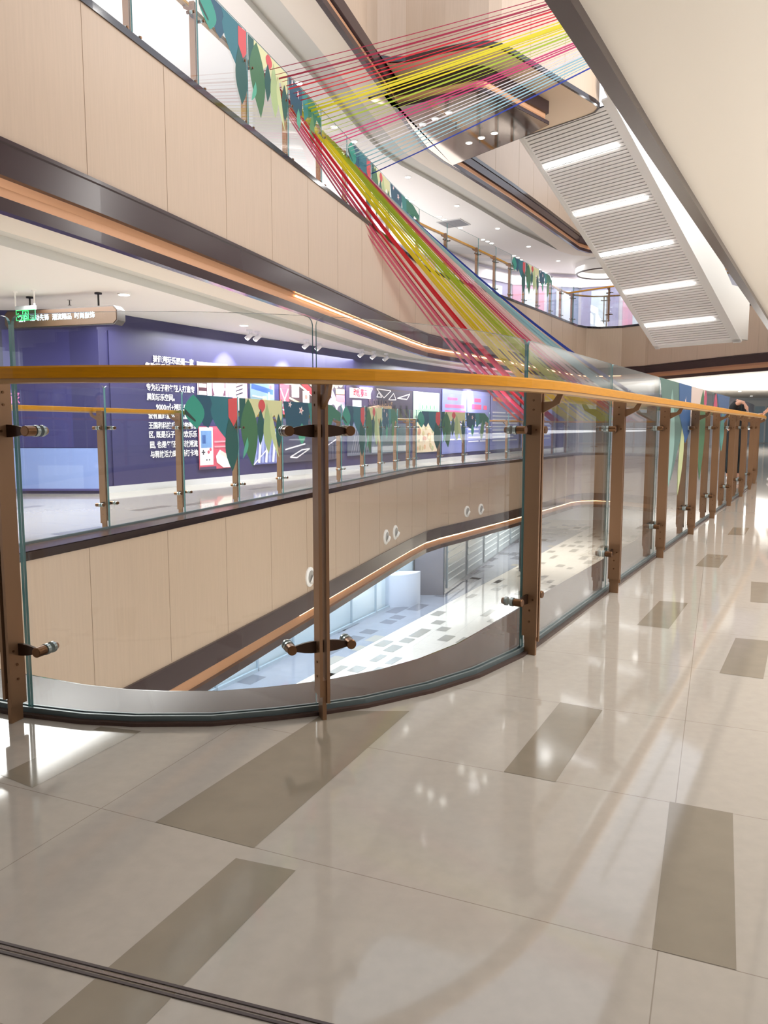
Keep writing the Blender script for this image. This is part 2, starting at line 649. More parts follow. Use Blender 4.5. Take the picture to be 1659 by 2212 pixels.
for i in range(900):
    u = 0.633 * rnd.randint(0, 70) + 0.2
    v = 0.15 * rnd.randint(-110, 60)
    p = U_T * (u + .3) + V_T * (v + .07)
    if p.y < 8.5 and p.x > -1.5 and not (p.x > 4.5):
        continue
    inside = False
    g = offset(V2, 0.5, True)
    j = len(g) - 1
    for k in range(len(g)):
        if (g[k][1] > p.y) != (g[j][1] > p.y) and p.x < (g[j][0] - g[k][0]) * (p.y - g[k][1]) / (g[j][1] - g[k][1]) + g[k][0]:
            inside = not inside
        j = k
    if inside or not (-10 < p.x < 24 and -4 < p.y < 48):
        continue
    tile_quad(fl, u, u + 0.62, v, v + 0.15, 0.0006, 1)
struct(fl, 'floor', [M_floor, M_accent])
# steel joint strip in the floor
mb = MB()
a, b = Vector((-3.2, 2.16, 0)), Vector((2.2, 0.45, 0))
t = (b - a).normalized(); nn = Vector((-t.y, t.x, 0))
for k, (w, dd) in enumerate(((0.006, -0.011), (0.006, 0.0), (0.006, 0.011))):
    mb.box((a + b) / 2 + nn * dd + Vector((0, 0, 0.001)), ((b - a).length, w, 0.003), (t, nn, Vector((0, 0, 1))), 0 if k != 1 else 1)
struct(mb, 'trim_20', [mat('strip_dark', '#4b3f3f', 0.35), mat('strip_steel', '#8d8280', 0.25, metal=0.8)])

fascia(V2, 0.0, 'wall_far_lower')
trims(V2, 0.0, 1)
fascia(V3, ZU, 'wall_far_upper')
trims(V3, ZU, 5)
# stone ledge inside the glass and the channel that carries the glass
for nm, lp, zz in (('trim_21', V2, 0.0), ('trim_22', V3, ZU)):
    mb = MB()
    w = 0.315 if zz == 0 else 0.31
    ds = [w] * (nN + nE + nF)
    if zz:
        ds = [0.2] * nN + [w] * (nE + nF)
    mb.sweep([lift(lp, zz + 0.012), lift(offset(lp, ds, True), zz + 0.012), lift(offset(lp, ds, True), zz - 0.02)], True)
    struct(mb, nm, M_ledge)


def channel(poly, z, name):
    mb = MB()
    a, b = offset(poly, 0.016), offset(poly, -0.016)
    mb.sweep([lift(a, z), lift(a, z + 0.018), lift(offset(poly, 0.007), z + 0.018), lift(offset(poly, 0.007), z + 0.012),
              lift(offset(poly, -0.007), z + 0.012), lift(offset(poly, -0.007), z + 0.018), lift(b, z + 0.018), lift(b, z)])
    struct(mb, name, M_channel)


G_near = [tuple(p) for p in G2[:nN]]
channel(G_near, 0.012, 'trim_23')
channel(G2_far, 0.012, 'trim_24')
channel(G3_far, ZU + 0.012, 'trim_25')

# --- third storey floor plate, ceilings
mb = MB(); mb.plate(OUT, V3, ZU); struct(mb, 'floor.001', M_floor)


def ceiling(zlip, name, far_from, v, near=True):
    hole = offset(v, [0.78] * nN + [0.78] * nE + [1.15] * nF, True)
    mb = MB()
    mb.plate(OUT, hole, zlip + 0.08, 0)
    loops = lambda d: [d] * (nN + nE) + [d * 1.35] * nF
    mb.sweep([lift(offset(v, 0.07, True), zlip + 0.05), lift(offset(v, [0.75] * nN + [.75] * nE + [0.62] * nF, True), zlip + 0.05)], True, 1)
    mb.sweep([lift(offset(v, [0.75] * nN + [.75] * nE + [0.62] * nF, True), zlip + 0.05),
              lift(offset(v, [0.751] * nN + [.751] * nE + [0.63] * nF, True), zlip + 0.17),
              lift(offset(v, [0.779] * nN + [.779] * nE + [1.14] * nF, True), zlip + 0.17), lift(hole, zlip + 0.08)], True, 2)
    return struct(mb, name, [M_white, M_cream, M_band])


ceiling(2.6, 'ceiling', None, V3)
ceiling(7.2, 'ceiling.001', None, V2)

# ------------------------------------------------------------------ fourth storey slab with the projecting platform
P_S = [(2.6, 19.3), (4.32, 17.5), (4.5, 17.25), (4.52, 17.0), (4.38, 16.8), (2.5, 14.86), (2.3, 14.66), (2.08, 14.47), (1.84, 14.38),
       (1.5, 14.42), (1.1, 14.6), (.7, 14.82), (.4, 14.95), (.12, 14.98), (-.12, 14.88), (-.3, 14.65), (-.42, 14.3), (-.66, 13.72), (-.98, 12.85)]
O4 = FAR[:3] + P_S + [(-1.5, 11.1), (-2.2, 8.5), (-2.7, 7.0), (-3.2, 5.2)]
O4 = END[::1] + O4
mb = MB()
mb.sweep([lift(O4, 9.6), lift(O4, 7.74)])
for i in range(len(O4) - 1):
    L = math.dist(O4[i], O4[i + 1])
    if L > 1.5:
        for k in range(1, int(L / 1.2) + 1):
            p = Vector(O4[i]).lerp(Vector(O4[i + 1]), k * 1.2 / L)
            t = (Vector(O4[i + 1]) - Vector(O4[i])).normalized()
            mb.box((p.x - t.y * .001, p.y + t.x * .001, 8.67), (0.004, 0.004, 1.85), (Vector((t.x, t.y, 0)), Vector((-t.y, t.x, 0)), Vector((0, 0, 1))), 1)
struct(mb, 'wall_far_top', [M_wood, M_seam])
mb = MB()
mb.sweep([lift(offset(O4, 0.0), 7.75), lift(offset(O4, -0.02), 7.75), lift(offset(O4, -0.02), 7.66), lift(offset(O4, 0.03), 7.66)])
struct(mb, 'trim_9', M_black)
I4px = [(795, 160), (812, 168), (832, 173), (856, 178), (890, 172), (921, 164), (975, 152), (1030, 141), (1050, 143), (1074, 155), (1130, 187), (1186, 219)]
I4 = [(onz(x, y, 7.66).x, onz(x, y, 7.66).y) for x, y in I4px]
back4 = [(onz(x, y, 7.2).x, onz(x, y, 7.2).y) for x, y in ((1128, 297), (978, 357))]
i_first, i_last = len(END) + 2, len(END) + 3 + len(P_S)
plat = O4[i_first:i_last - 1] + [(-.45, 13.8), (-.2, 14.35), (.17, 15.55), (.62, 17.0), (1.0, 18.1), (1.4, 18.85)]
mb = MB(); mb.plate(plat, None, 7.665); struct(mb, 'ceiling.002', mat('beige_soffit', '#d6bda0', 0.6))
# stepped band round the mirrored soffit: dark, copper, dark lip
band = I4 + back4
for nm, m, prof in (('trim_10', M_dark, [(0, 7.66), (0, 7.42), (-.05, 7.42)]), ('trim_11', M_copper, [(-.05, 7.42), (-.06, 7.35), (-.05, 7.27)]),
                    ('trim_12', M_dark, [(-.05, 7.27), (0.01, 7.27), (0.01, 7.2)])):
    mb = MB()
    mb.sweep([lift(offset(band, d), z) for d, z in prof])
    struct(mb, nm, m)
far_edge4 = [(2.02, 19.8), (1.4, 18.85), (1.0, 18.1), (.62, 17.0), (.17, 15.55), (.04, 15.15), (-.1, 14.7)]
mb = MB(); mb.plate(I4 + back4 + far_edge4[:-1], None, 7.2); struct(mb, 'ceiling.003', M_mirror)
# the ordinary edge profile along the straight far side
for nm, m, prof in (('trim_13', M_dark, [(-.0, 7.68), (-.0, 7.46), (.05, 7.44)]), ('trim_14', M_copper, [(.05, 7.44), (.065, 7.38), (.05, 7.3)]),
                    ('trim_15', M_dark, [(.05, 7.3), (-.01, 7.3), (-.01, 7.2), (.08, 7.2), (.08, 7.28)])):
    mb = MB()
    mb.sweep([lift(offset(END + FAR, d), z) for d, z in prof])
    struct(mb, nm, m)

# ------------------------------------------------------------------ walls
W_A = Vector((-4.2, 11.45, 0)); W_D = Vector((0.479, 0.878, 0)).normalized(); W_N = Vector((W_D.y, -W_D.x, 0))
W_LEN = 25.0
W_POLY = [(W_A.x, W_A.y), (W_A.x + W_D.x * W_LEN, W_A.y + W_D.y * W_LEN)]
ZV = Vector((0, 0, 1))
mb = MB(); mb.box(W_A + W_D * W_LEN / 2 - W_N * .11 + ZV * 1.35, (W_LEN, 0.2, 2.7), (W_D, W_N, ZV)); struct(mb, 'wall_far', M_navy)
mb = MB(); mb.box((-9.2, 11.55, 1.35), (10.0, 0.2, 2.7)); struct(mb, 'wall_left', M_navy)
mb = MB()
mb.box(W_A + W_D * W_LEN / 2 + W_N * .006 + ZV * .05, (W_LEN, 0.012, 0.1), (W_D, W_N, ZV)); struct(mb, 'baseboard_far', flat('#cfd0d6', .3))
# third storey shop wall
S3 = offset(V_far, -4.2)
mb = MB(); mb.sweep([lift(S3, ZU), lift(S3, 7.28)]); struct(mb, 'wall_shops_upper', flat('#dcd6e6', .4))
rnd = random.Random(5)
pts = resample(S3, 2.4)
for i in range(len(pts) - 1):
    a, b = Vector(pts[i]), Vector(pts[i + 1])
    t = (b - a).normalized(); T = Vector((t.x, t.y, 0)); Nn = Vector((t.y, -t.x, 0)); c = Vector(((a.x + b.x) / 2, (a.y + b.y) / 2, 0))
    Nn = -Nn if Nn.dot(Vector((1, -.5, 0))) < 0 else Nn
    if c.y < 16: continue
    L = (b - a).length
    mb = MB()
    mb.box(c + Nn * .03 + ZV * (ZU + 1.1), (L * .9, .05, 2.1), (T, Nn, ZV), 0)
    mb.box(c + Nn * .07 + ZV * (ZU + 1.05), (L * .42, .02, 1.9), (T, Nn, ZV), 1)
    mb.box(c + Nn * .08 + ZV * (ZU + 2.35), (L, .1, .4), (T, Nn, ZV), 2)
    struct(mb, 'window_%d' % (i + 1), [flat(('#a9a3c6', '#d8a3bd', '#8f97b8')[i % 3], .2), flat('#d9e2f0', .15), flat('#f4eef4', .4)])
# far ends of the building
mb = MB(); mb.box((8, 46.1, 2.3), (36, .2, 14)); struct(mb, 'wall_end', flat('#dfe6ea', .4))
mb = MB(); mb.box((25.6, 22, 2.3), (.2, 56, 14)); struct(mb, 'wall_right', flat('#c9c8d2', .4))
k = 60
for zf in (0, ZU):
    for i in range(9):
        x = -3 + i * 3.2
        mb = MB()
        mb.box((x, 45.96, zf + 1.15), (2.9, .06, 2.2), None, 0)
        mb.box((x, 45.92, zf + 2.35), (3.0, .1, .35), None, 1)
        for dx in (-1.45, 0, 1.45):
            mb.box((x + dx, 45.9, zf + 1.15), (.06, .08, 2.2), None, 1)
        struct(mb, 'window_%d' % k, [flat(('#c4dbe4', '#dfe8ea', '#b5d0e0')[i % 3], .1), flat('#eef3f5', .4)]); k += 1
mb = MB(); mb.box((-2, -6.1, 1.35), (30, .2, 2.7)); struct(mb, 'wall_back', flat('#77738c', .4))
# near-side shop fronts, seen as reflections in the glass
ND = Vector((0.5, 0.866, 0)); NN = Vector((-0.866, 0.5, 0))
NA = Vector((5.2, -3, 0))
mb = MB(); mb.box(NA + ND * 14 + ZV * 1.35 - NN * .1, (32, .2, 2.7), (ND, NN, ZV)); struct(mb, 'wall_near', flat('#aaa8bd', .3))
for i in range(10):
    c = NA + ND * (0.5 + i * 3)
    mb = MB()
    mb.box(c + NN * .03 + ZV * 1.15, (2.6, .06, 2.1), (ND, NN, ZV), 0)
    mb.box(c + NN * .06 + ZV * 2.38, (2.8, .1, .3), (ND, NN, ZV), 1)
    mb.box(c + NN * .06 + ZV * 1.15, (.06, .08, 2.1), (ND, NN, ZV), 1)
    struct(mb, 'window_%d' % (90 + i), [flat(('#8583a8', '#b3c0d6', '#8f8ab0')[i % 3], .1), flat('#e8e8ee', .4)])

# ------------------------------------------------------------------ ground floor
ZG = -ZU
mb = MB()
mb.plate([(-16, -6), (26, -6), (26, 50), (-16, 50)], None, ZG, 0)
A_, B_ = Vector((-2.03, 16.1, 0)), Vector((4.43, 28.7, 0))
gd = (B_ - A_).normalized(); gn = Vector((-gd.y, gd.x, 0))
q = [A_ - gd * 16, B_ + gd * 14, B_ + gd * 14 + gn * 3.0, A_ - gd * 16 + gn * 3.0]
mb.add([p + ZV * (ZG + .002) for p in q], [(0, 1, 2, 3)], 1)  # strip of painted shade beside the shop fronts
rnd = random.Random(11)
for r in range(-12, 34):
    for c in range(-18, 14):
        h = rnd.random()
        s0 = r * 0.9 + rnd.choice((0, .3, .6)); w0 = c * 0.42
        if -3.0 < w0 < -.2 or w0 < -.2:
            pass
        zone_shade = 0.1 < w0 < 2.7
        if h > (0.45 if zone_shade else 0.4):
            continue
        ln = rnd.choice((0.45, 0.6, 0.9)); wd = rnd.choice((0.2, 0.3)) if not zone_shade else .38
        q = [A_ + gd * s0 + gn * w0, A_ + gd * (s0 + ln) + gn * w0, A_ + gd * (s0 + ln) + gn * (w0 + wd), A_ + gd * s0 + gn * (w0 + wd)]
        mb.add([p + ZV * (ZG + .004) for p in q], [(0, 1, 2, 3)], 2 if zone_shade else 3)
struct(mb, 'floor.002', [M_groundfloor, M_shadetile, M_shadeaccent, M_gtaupe])
# ground ceiling (underside of the slab above)
mb = MB(); mb.plate(OUT, offset(V2, .1, True), -1.98); struct(mb, 'ceiling.004', M_white)
# glazed shop fronts on the ground floor
SA, SB = Vector((-4.9, 13.1, 0)), Vector((1.08, 25.3, 0))
sd = (SB - SA).normalized(); sn = Vector((sd.y, -sd.x, 0))
L = (SB - SA).length
mb = MB(); mb.box((SA + SB) / 2 - sn * .15 - ZV * 3.3, (L, .1, 2.6), (sd, sn, ZV)); struct(mb, 'wall_shops_ground', flat('#e3edf4', .35))
nw = 9
for i in range(nw):
    c = SA + sd * (L * (i + .5) / nw)
    mb = MB()
    mb.box(c - ZV * 3.3, (L / nw - .04, .02, 2.5), (sd, sn, ZV), 0)
    mb.box(c + sd * (L / nw / 2) - ZV * 3.3, (.04, .06, 2.6), (sd, sn, ZV), 1)
    mb.box(c - ZV * 4.56, (L / nw, .06, .08), (sd, sn, ZV), 1)
    if i == 3:
        mb.box(c + sn * .03 - ZV * 3.5, (.9, .01, 1.0), (sd, sn, ZV), 2)
        mb.box(c + sn * .04 - ZV * 3.3, (.7, .01, .18), (sd, sn, ZV), 3)
    struct(mb, 'window_%d' % (30 + i), [M_farglass, flat('#aebcc6', .3), M_inkred, M_inkwhite])
mb = MB()
C2 = Vector((1.5, 25.45, 0))
mb.box(C2 - ZV * 3.3, (.95, .5, 2.6)); struct(mb, 'wall_pier_ground', flat('#6d6a70', .2))
SC2 = Vector((8.2, 42, 0)); S2 = Vector((2.0, 25.6, 0))
d2 = (SC2 - S2).normalized(); n2 = Vector((d2.y, -d2.x, 0))
mb = MB(); mb.box((S2 + SC2) / 2 - ZV * 3.3, ((SC2 - S2).length, .1, 2.6), (d2, n2, ZV)); struct(mb, 'wall_far_ground', flat('#7f8890', .12))
for i in range(6):
    c = S2 + d2 * (1.4 + i * 2.7) + n2 * .07
    mb = MB()
    mb.box(c - ZV * 3.4, (2.3, .04, 2.2), (d2, n2, ZV), 0)
    for j in range(8):
        mb.box(c + n2 * .03 - ZV * (2.5 + j * .25), (2.2, .02, .03), (d2, n2, ZV), 1)
    struct(mb, 'window_%d' % (45 + i), [flat('#9aa6ac', .15), flat('#c6ced2', .3)])
mb = MB(); mb.tube([(5.6, 29.5, ZG), (5.6, 29.5, -1.98)], .35, 24); struct(mb, 'wall_column_ground', flat('#3c3236', .15), smooth=True)
t = thing('display_stand', 'curved white display stand by the glazed shop front on the ground floor', 'stand', (0.2, 24.4, ZG))
mb = MB()
arc = [(math.cos(R(a)) * 1.0, math.sin(R(a)) * 1.0) for a in range(200, 345, 8)]
mb.sweep([[Vector((x, y, 0)) for x, y in arc], [Vector((x, y, 1.0)) for x, y in arc], [Vector((x * .93, y * .93, 1.0)) for x, y in arc], [Vector((x * .93, y * .93, 0)) for x, y in arc]])
mb.build('curved_front', flat('#c3cad8', .25), t, local=True, smooth=True)
mb = MB(); mb.prism(arc, (0, 0, 1.01), Vector((1, 0, 0)), Vector((0, 1, 0)), ZV, .03); mb.build('counter_top', flat('#d5dae4', .2), t, local=True)

# ------------------------------------------------------------------ railing posts
def rounded_rect(w0, w1, h0, h1, r, top_only=True):
    pts = [(w0, h0), (w1, h0)]
    for a in range(0, 91, 18):
        pts.append((w1 - r + r * math.cos(R(a)), h1 - r + r * math.sin(R(a))))
    for a in range(90, 181, 18):
        pts.append((w0 + r + r * math.cos(R(a)), h1 - r + r * math.sin(R(a))))
    return pts


X, Y, Z = Vector((1, 0, 0)), Vector((0, 1, 0)), Vector((0, 0, 1))


def make_post(label):
    """local frame: x along the railing, y towards the void, z up"""
    t = thing('railing_post', label, 'railing post')
    for s in (-1, 1):
        mb = MB()
        mb.prism(rounded_rect(-.034, .034, .085 if s < 0 else .06, 1.15, .008), (s * .0125, 0, 0), Y, Z, X, .011)
        for (yy, zz) in ((.0, 1.11), (.0, 1.07), (-.015, .985), (.015, .985), (-.015, .25), (.015, .25), (0, .2), (0, .15)):
            mb.tube([(s * .018, yy, zz), (s * .0205, yy, zz)], .0045, 10, 1)
        mb.build('flat_bar', [M_bronze, M_knob], t, local=True)
    mb = MB(); mb.prism([(-.026, 0), (.026, 0), (.026, .14), (-.026, .14)], (0, 0, 0), Y, Z, X, .014)
    mb.build('foot_plate', M_bronze, t, local=True)
    mb = MB()
    mb.prism([(-.02, 1.10), (-.08, 1.105), (-.1, 1.132), (-.125, 1.132), (-.11, 1.095), (-.034, 1.055), (-.02, 1.055)], (0, 0, 0), Y, Z, X, .012)
    mb.build('rail_bracket', M_bronze, t, local=True)
    for zz in (.985, .25):
        for s in (-1, 1):
            mb = MB()
            mb.prism([(s * .004, -.021), (s * .035, -.020), (s * .06, -.017), (s * .09, -.010), (s * .105, -.010), (s * .105, .010),
                      (s * .09, .010), (s * .06, .017), (s * .035, .020), (s * .004, .021)], (0, .012, zz), X, Z, Y, .01)
            c = mb.build('clamp_arm', M_bronze_dark, t, local=True)
            mb = MB()
            mb.tube([(s * .105, -.008, zz), (s * .105, -.006, zz), (s * .105, .03, zz), (s * .105, .034, zz)], [.015, .017, .017, .013], 16, 0)
            mb.tube([(s * .105, .034, zz), (s * .105, .0475, zz)], .019, 16, 1)
            mb.tube([(s * .105, .0625, zz), (s * .105, .074, zz)], .019, 16, 1)
            mb.tube([(s * .105, .074, zz), (s * .105, .088, zz)], [.017, .013], 16, 0)
            mb.build('knob', [M_knob, M_steel], c, local=True, smooth=True)
    return t


def cumlen(poly):
    s = [0]
    for a, b in zip(poly, poly[1:]):
        s.append(s[-1] + math.dist(a, b))
    return s


def at_len(poly, cum, s):
    for i in range(len(poly) - 1):
        if s <= cum[i + 1] or i == len(poly) - 2:
            L = cum[i + 1] - cum[i]
            k = (s - cum[i]) / L
            a, b = poly[i], poly[i + 1]
            return Vector((a[0] + (b[0] - a[0]) * k, a[1] + (b[1] - a[1]) * k, 0)), Vector((b[0] - a[0], b[1] - a[1], 0)).normalized()


def len_of(poly, cum, p):
    best = None
    for i in range(len(poly) - 1):
        a, b = Vector(poly[i][:2]), Vector(poly[i + 1][:2])
        k = max(0, min(1, (Vector(p[:2]) - a).dot(b - a) / (b - a).length_squared))
        e = (a + (b - a) * k - Vector(p[:2])).length
        if best is None or e < best[0]:
            best = (e, cum[i] + k * (cum[i + 1] - cum[i]))
    return best[1]


GN = resample(smooth_poly(G_near, 1), .06)
GN_c = cumlen(GN)
GF2 = resample(smooth_poly(G2_far[:-1], 1), .15)
GF2_c = cumlen(GF2)
GF3 = resample(smooth_poly(G3_far, 1), .15)
GF3_c = cumlen(GF3)


def span(poly, cum, s0, s1, step):
    n = max(2, int((s1 - s0) / step) + 1)
    return [at_len(poly, cum, s0 + (s1 - s0) * i / n) for i in range(n + 1)]


def glass_panel(poly, cum, s0, s1, z0, z1, voidside, label, group, step=.08, far=False, corner=.03):
    """one pane between two posts; voidside = +1 when the void lies left of the running direction"""
    n = max(2, int((s1 - s0) / step))
    ss = sorted(set([s0 + (s1 - s0) * i / n for i in range(n + 1)] + ([s0 + corner * (1 - math.cos(R(a))) for a in (0, 25, 45, 65, 90)] +
                    [s1 - corner * (1 - math.cos(R(a))) for a in (0, 25, 45, 65, 90)])))
    th = .006
    fb, ft, bb, bt = [], [], [], []
    for s in ss:
        p, t = at_len(poly, cum, s)
        nv = Vector((-t.y, t.x, 0)) * voidside
        e = min(s - s0, s1 - s)
        zt = z1 if e >= corner else z1 - corner + math.sqrt(max(0, corner ** 2 - (corner - e) ** 2))
        fb.append(p - nv * th + ZV * z0); ft.append(p - nv * th + ZV * zt)
        bb.append(p + nv * th + ZV * z0); bt.append(p + nv * th + ZV * zt)
    mb = MB()
    mb.sweep([fb, ft], mi=0)
    mb.sweep([bb, bt], mi=0)
    mb.sweep([ft, bt], mi=1)
    m = len(fb) - 1
    mb.add([fb[0], ft[0], bt[0], bb[0]], [(0, 1, 2, 3)], 1)
    mb.add([fb[m], ft[m], bt[m], bb[m]], [(0, 1, 2, 3)], 1)
    # weld nothing: faces keep their own normals
    o = mb.build('glass_panel', [M_farglass if far else M_glass, M_edge], None)
    o['label'] = label; o['category'] = 'glass panel'; o['group'] = group
    return o


def handrail(poly, z, name, label, group=None):
    base = Vector((poly[0][0], poly[0][1], 0))
    t = thing(name, label, 'handrail', (0, 0, 0), 0, group)
    P = [Vector((p[0], p[1], 0)) for p in poly]

    def prof(cs):
        loops = []
        for d, zz in cs:
            q = offset(poly, d)
            loops.append(lift(q, zz))
        return loops
    w = .032
    cs = [(-w + .006, z + .05), (w - .006, z + .05), (w, z + .044), (w, z + .013), (-w, z + .013), (-w, z + .044), (-w + .006, z + .05)]
    mb = MB(); mb.sweep(prof(cs)); mb.build('rail_body', M_rail, t)
    w = .028
    cs = [(-w, z + .013), (w, z + .013), (w, z), (-w, z), (-w, z + .013)]
    mb = MB(); mb.sweep(prof(cs)); mb.build('rail_underside', M_railunder, t)
    return t


# --- near railing
near_posts = [(-2.2, 3.05), (-1.257, 2.531), (-.212, 2.56), (.645, 3.304), (1.389, 4.57), (2.12, 5.806), (2.885, 7.075), (3.62, 8.334), (4.385, 9.66), (5.12, 10.945)]
ps = [len_of(GN, GN_c, p) for p in near_posts]
while ps[-1] + 1.45 < GN_c[-1]:
    ps.append(ps[-1] + 1.45)
names = ['outermost', 'first', 'second', 'third', 'fourth', 'fifth', 'sixth', 'seventh', 'eighth', 'ninth', 'tenth', 'eleventh', 'twelfth', 'thirteenth',
         'fourteenth', 'fifteenth', 'sixteenth', 'seventeenth', 'eighteenth', 'nineteenth', 'twentieth']
desc = {1: 'bronze railing post cut by the left picture edge beside a curved pane', 2: 'bronze railing post seen edge-on between two curved panes',
        3: 'bronze railing post at the end of the curve where the straight run starts'}
post0 = None
for i, s in enumerate(ps):
    if i == 0:
        continue
    p, t = at_len(GN, GN_c, s)
    nv = Vector((-t.y, t.x, 0))
    loc = p - nv * .055
    if i in (1, 2, 3):
        loc = Vector((near_posts[i][0], near_posts[i][1], 0))
    lab = desc.get(i, 'bronze railing post of the near balustrade, %s after the one ending the curve' % ORD[i - 4] if i > 3 else '')
    rz = math.atan2(t.y, t.x)
    if post0 is None:
        post0 = make_post(lab); post0.location = loc; post0.rotation_euler = (0, 0, rz); post0['group'] = 'posts of the near balustrade'
    else:
        dup(post0, loc, rz, lab, 'posts of the near balustrade')
near_panes = []
for i in range(len(ps) - 1):
    lab = {0: 'curved clear pane cut off at the left edge beside the first post', 1: 'curved clear pane between the first and the edge-on bronze post',
           2: 'curved clear pane between the edge-on post and the post ending the curve'}.get(i, 'clear pane of the straight near balustrade, %s from the curve' % ORD[max(0, i - 3)])
    near_panes.append(glass_panel(GN, GN_c, ps[i] + .006, ps[i + 1] - .006, .025, 1.365, 1, lab, 'panes of the near balustrade'))
handrail(offset(smooth_poly(G_near, 1), .055 + .105), 1.132, 'handrail', 'amber varnished wooden handrail of the near curved balustrade')

# --- far railing, same storey
RF2 = offset(GF2, -.05)
far_px = [237, 400, 518, 612, 738, 788, 825, 858, 885, 899, 951, 1004, 1055]
fs = sorted(len_of(GF2, GF2_c, on_poly_px(GF2, 0, px)[0]) for px in far_px)
fs = [fs[0] - 1.4] + fs
while fs[-1] + 1.45 < GF2_c[-1]:
    fs.append(fs[-1] + 1.45)
for i, s in enumerate(fs):
    if s < 0: continue
    p, t = at_len(GF2, GF2_c, s)
    nv = Vector((t.y, -t.x, 0))
    dup(post0, p - nv * .055, math.atan2(-t.y, -t.x), 'bronze post of the far balustrade on this storey, %s along it from the mural end' % ORD[i], 'posts of the far balustrade')
far_panes = []
for i in range(len(fs) - 1):
    far_panes.append(glass_panel(GF2, GF2_c, max(0, fs[i]) + .006, fs[i + 1] - .006, .03, 1.385, -1,
                                 'clear pane of the far balustrade on this storey, %s along it from the mural end' % ORD[i], 'panes of the far balustrade', .25, True))
handrail(offset(smooth_poly(G2_far[:-1], 1), -.16), 1.132, 'handrail', 'wooden handrail of the far balustrade in front of the navy mural')

# --- third storey railing
up_px = [175, 287, 430, 537, 624, 695, 750, 801, 842, 905, 965, 1032, 1070, 1103, 1133, 1162, 1190, 1212, 1236]
us = sorted(len_of(GF3, GF3_c, on_poly_px(GF3, ZU, px)[0]) for px in up_px)
us = [u for k, u in enumerate(us) if k == 0 or u - us[k - 1] > .5]
while us[-1] + 1.45 < GF3_c[-1]:
    us.append(us[-1] + 1.45)
for i, s in enumerate(us):
    p, t = at_len(GF3, GF3_c, s)
    nv = Vector((t.y, -t.x, 0))
    dup(post0, p - nv * .055 + ZV * ZU, math.atan2(-t.y, -t.x), 'bronze post of the upper balustrade, %s along it from the near end' % ORD[i], 'posts of the upper balustrade')
up_panes = []
for i in range(len(us) - 1):
    up_panes.append(glass_panel(GF3, GF3_c, us[i] + .006, us[i + 1] - .006, ZU + .03, ZU + 1.385, -1,
                                'clear pane of the upper balustrade, %s along it from the near end' % ORD[i], 'panes of the upper balustrade', .25, True))
handrail(offset(smooth_poly(G3_far, 1), -.16), ZU + 1.132, 'handrail', 'wooden handrail of the upper balustrade under the ribbons')
# end of the third storey balustrade, round the head of the void
G3_end = smooth_poly(offset(END[::-1], -.3), 1)
G3E = resample([tuple(GF3[-1])] + G3_end[1:], .2); G3E_c = cumlen(G3E)
es = [0.0]
while es[-1] + 1.5 < G3E_c[-1]:
    es.append(es[-1] + 1.5)
for i, s in enumerate(es[1:]):
    p, t = at_len(G3E, G3E_c, s)
    nv = Vector((t.y, -t.x, 0))
    dup(post0, p - nv * .055 + ZV * ZU, math.atan2(-t.y, -t.x), 'bronze post of the upper balustrade at the far rounded end, %s round it' % ORD[i], 'posts of the upper balustrade')
for i in range(len(es) - 1):
    glass_panel(G3E, G3E_c, es[i] + .006, es[i + 1] - .006, ZU + .03, ZU + 1.385, -1,
                'clear pane of the upper balustrade at the far rounded end, %s round it' % ORD[i], 'panes of the upper balustrade', .25, True)
handrail(offset(G3E, -.16), ZU + 1.132, 'handrail', 'wooden handrail round the far end of the upper balustrade')

# ------------------------------------------------------------------ leaf stickers on the panes
def leaf_pts(cx, zt, zb, w, lean=0.0, belly=.5, n=9):
    L, Rr = [], []
    for i in range(n + 1):
        k = i / n
        r = (math.sin(math.pi * min(1, k / (2 * belly)) ** 1 * .5 * 2 * .5) if k < belly else math.cos(math.pi / 2 * (k - belly) / (1 - belly)))
        r = math.sin(math.pi / 2 * min(1, k / belly)) if k < belly else r
        z = zt + (zb - zt) * k
        c = cx + lean * k * k
        L.append((c - w / 2 * r, z)); Rr.append((c + w / 2 * r, z))
    return L + Rr[::-1]


def box_pts(a, b, zt, zb): return [(a, zt), (b, zt), (b, zb), (a, zb)]


def flower_pts(cx, cz, r, asp):
    return [(cx + (r if k % 2 == 0 else r * .45) * math.cos(2 * math.pi * k / 10) * asp, cz + (r if k % 2 == 0 else r * .45) * math.sin(2 * math.pi * k / 10)) for k in range(10)]


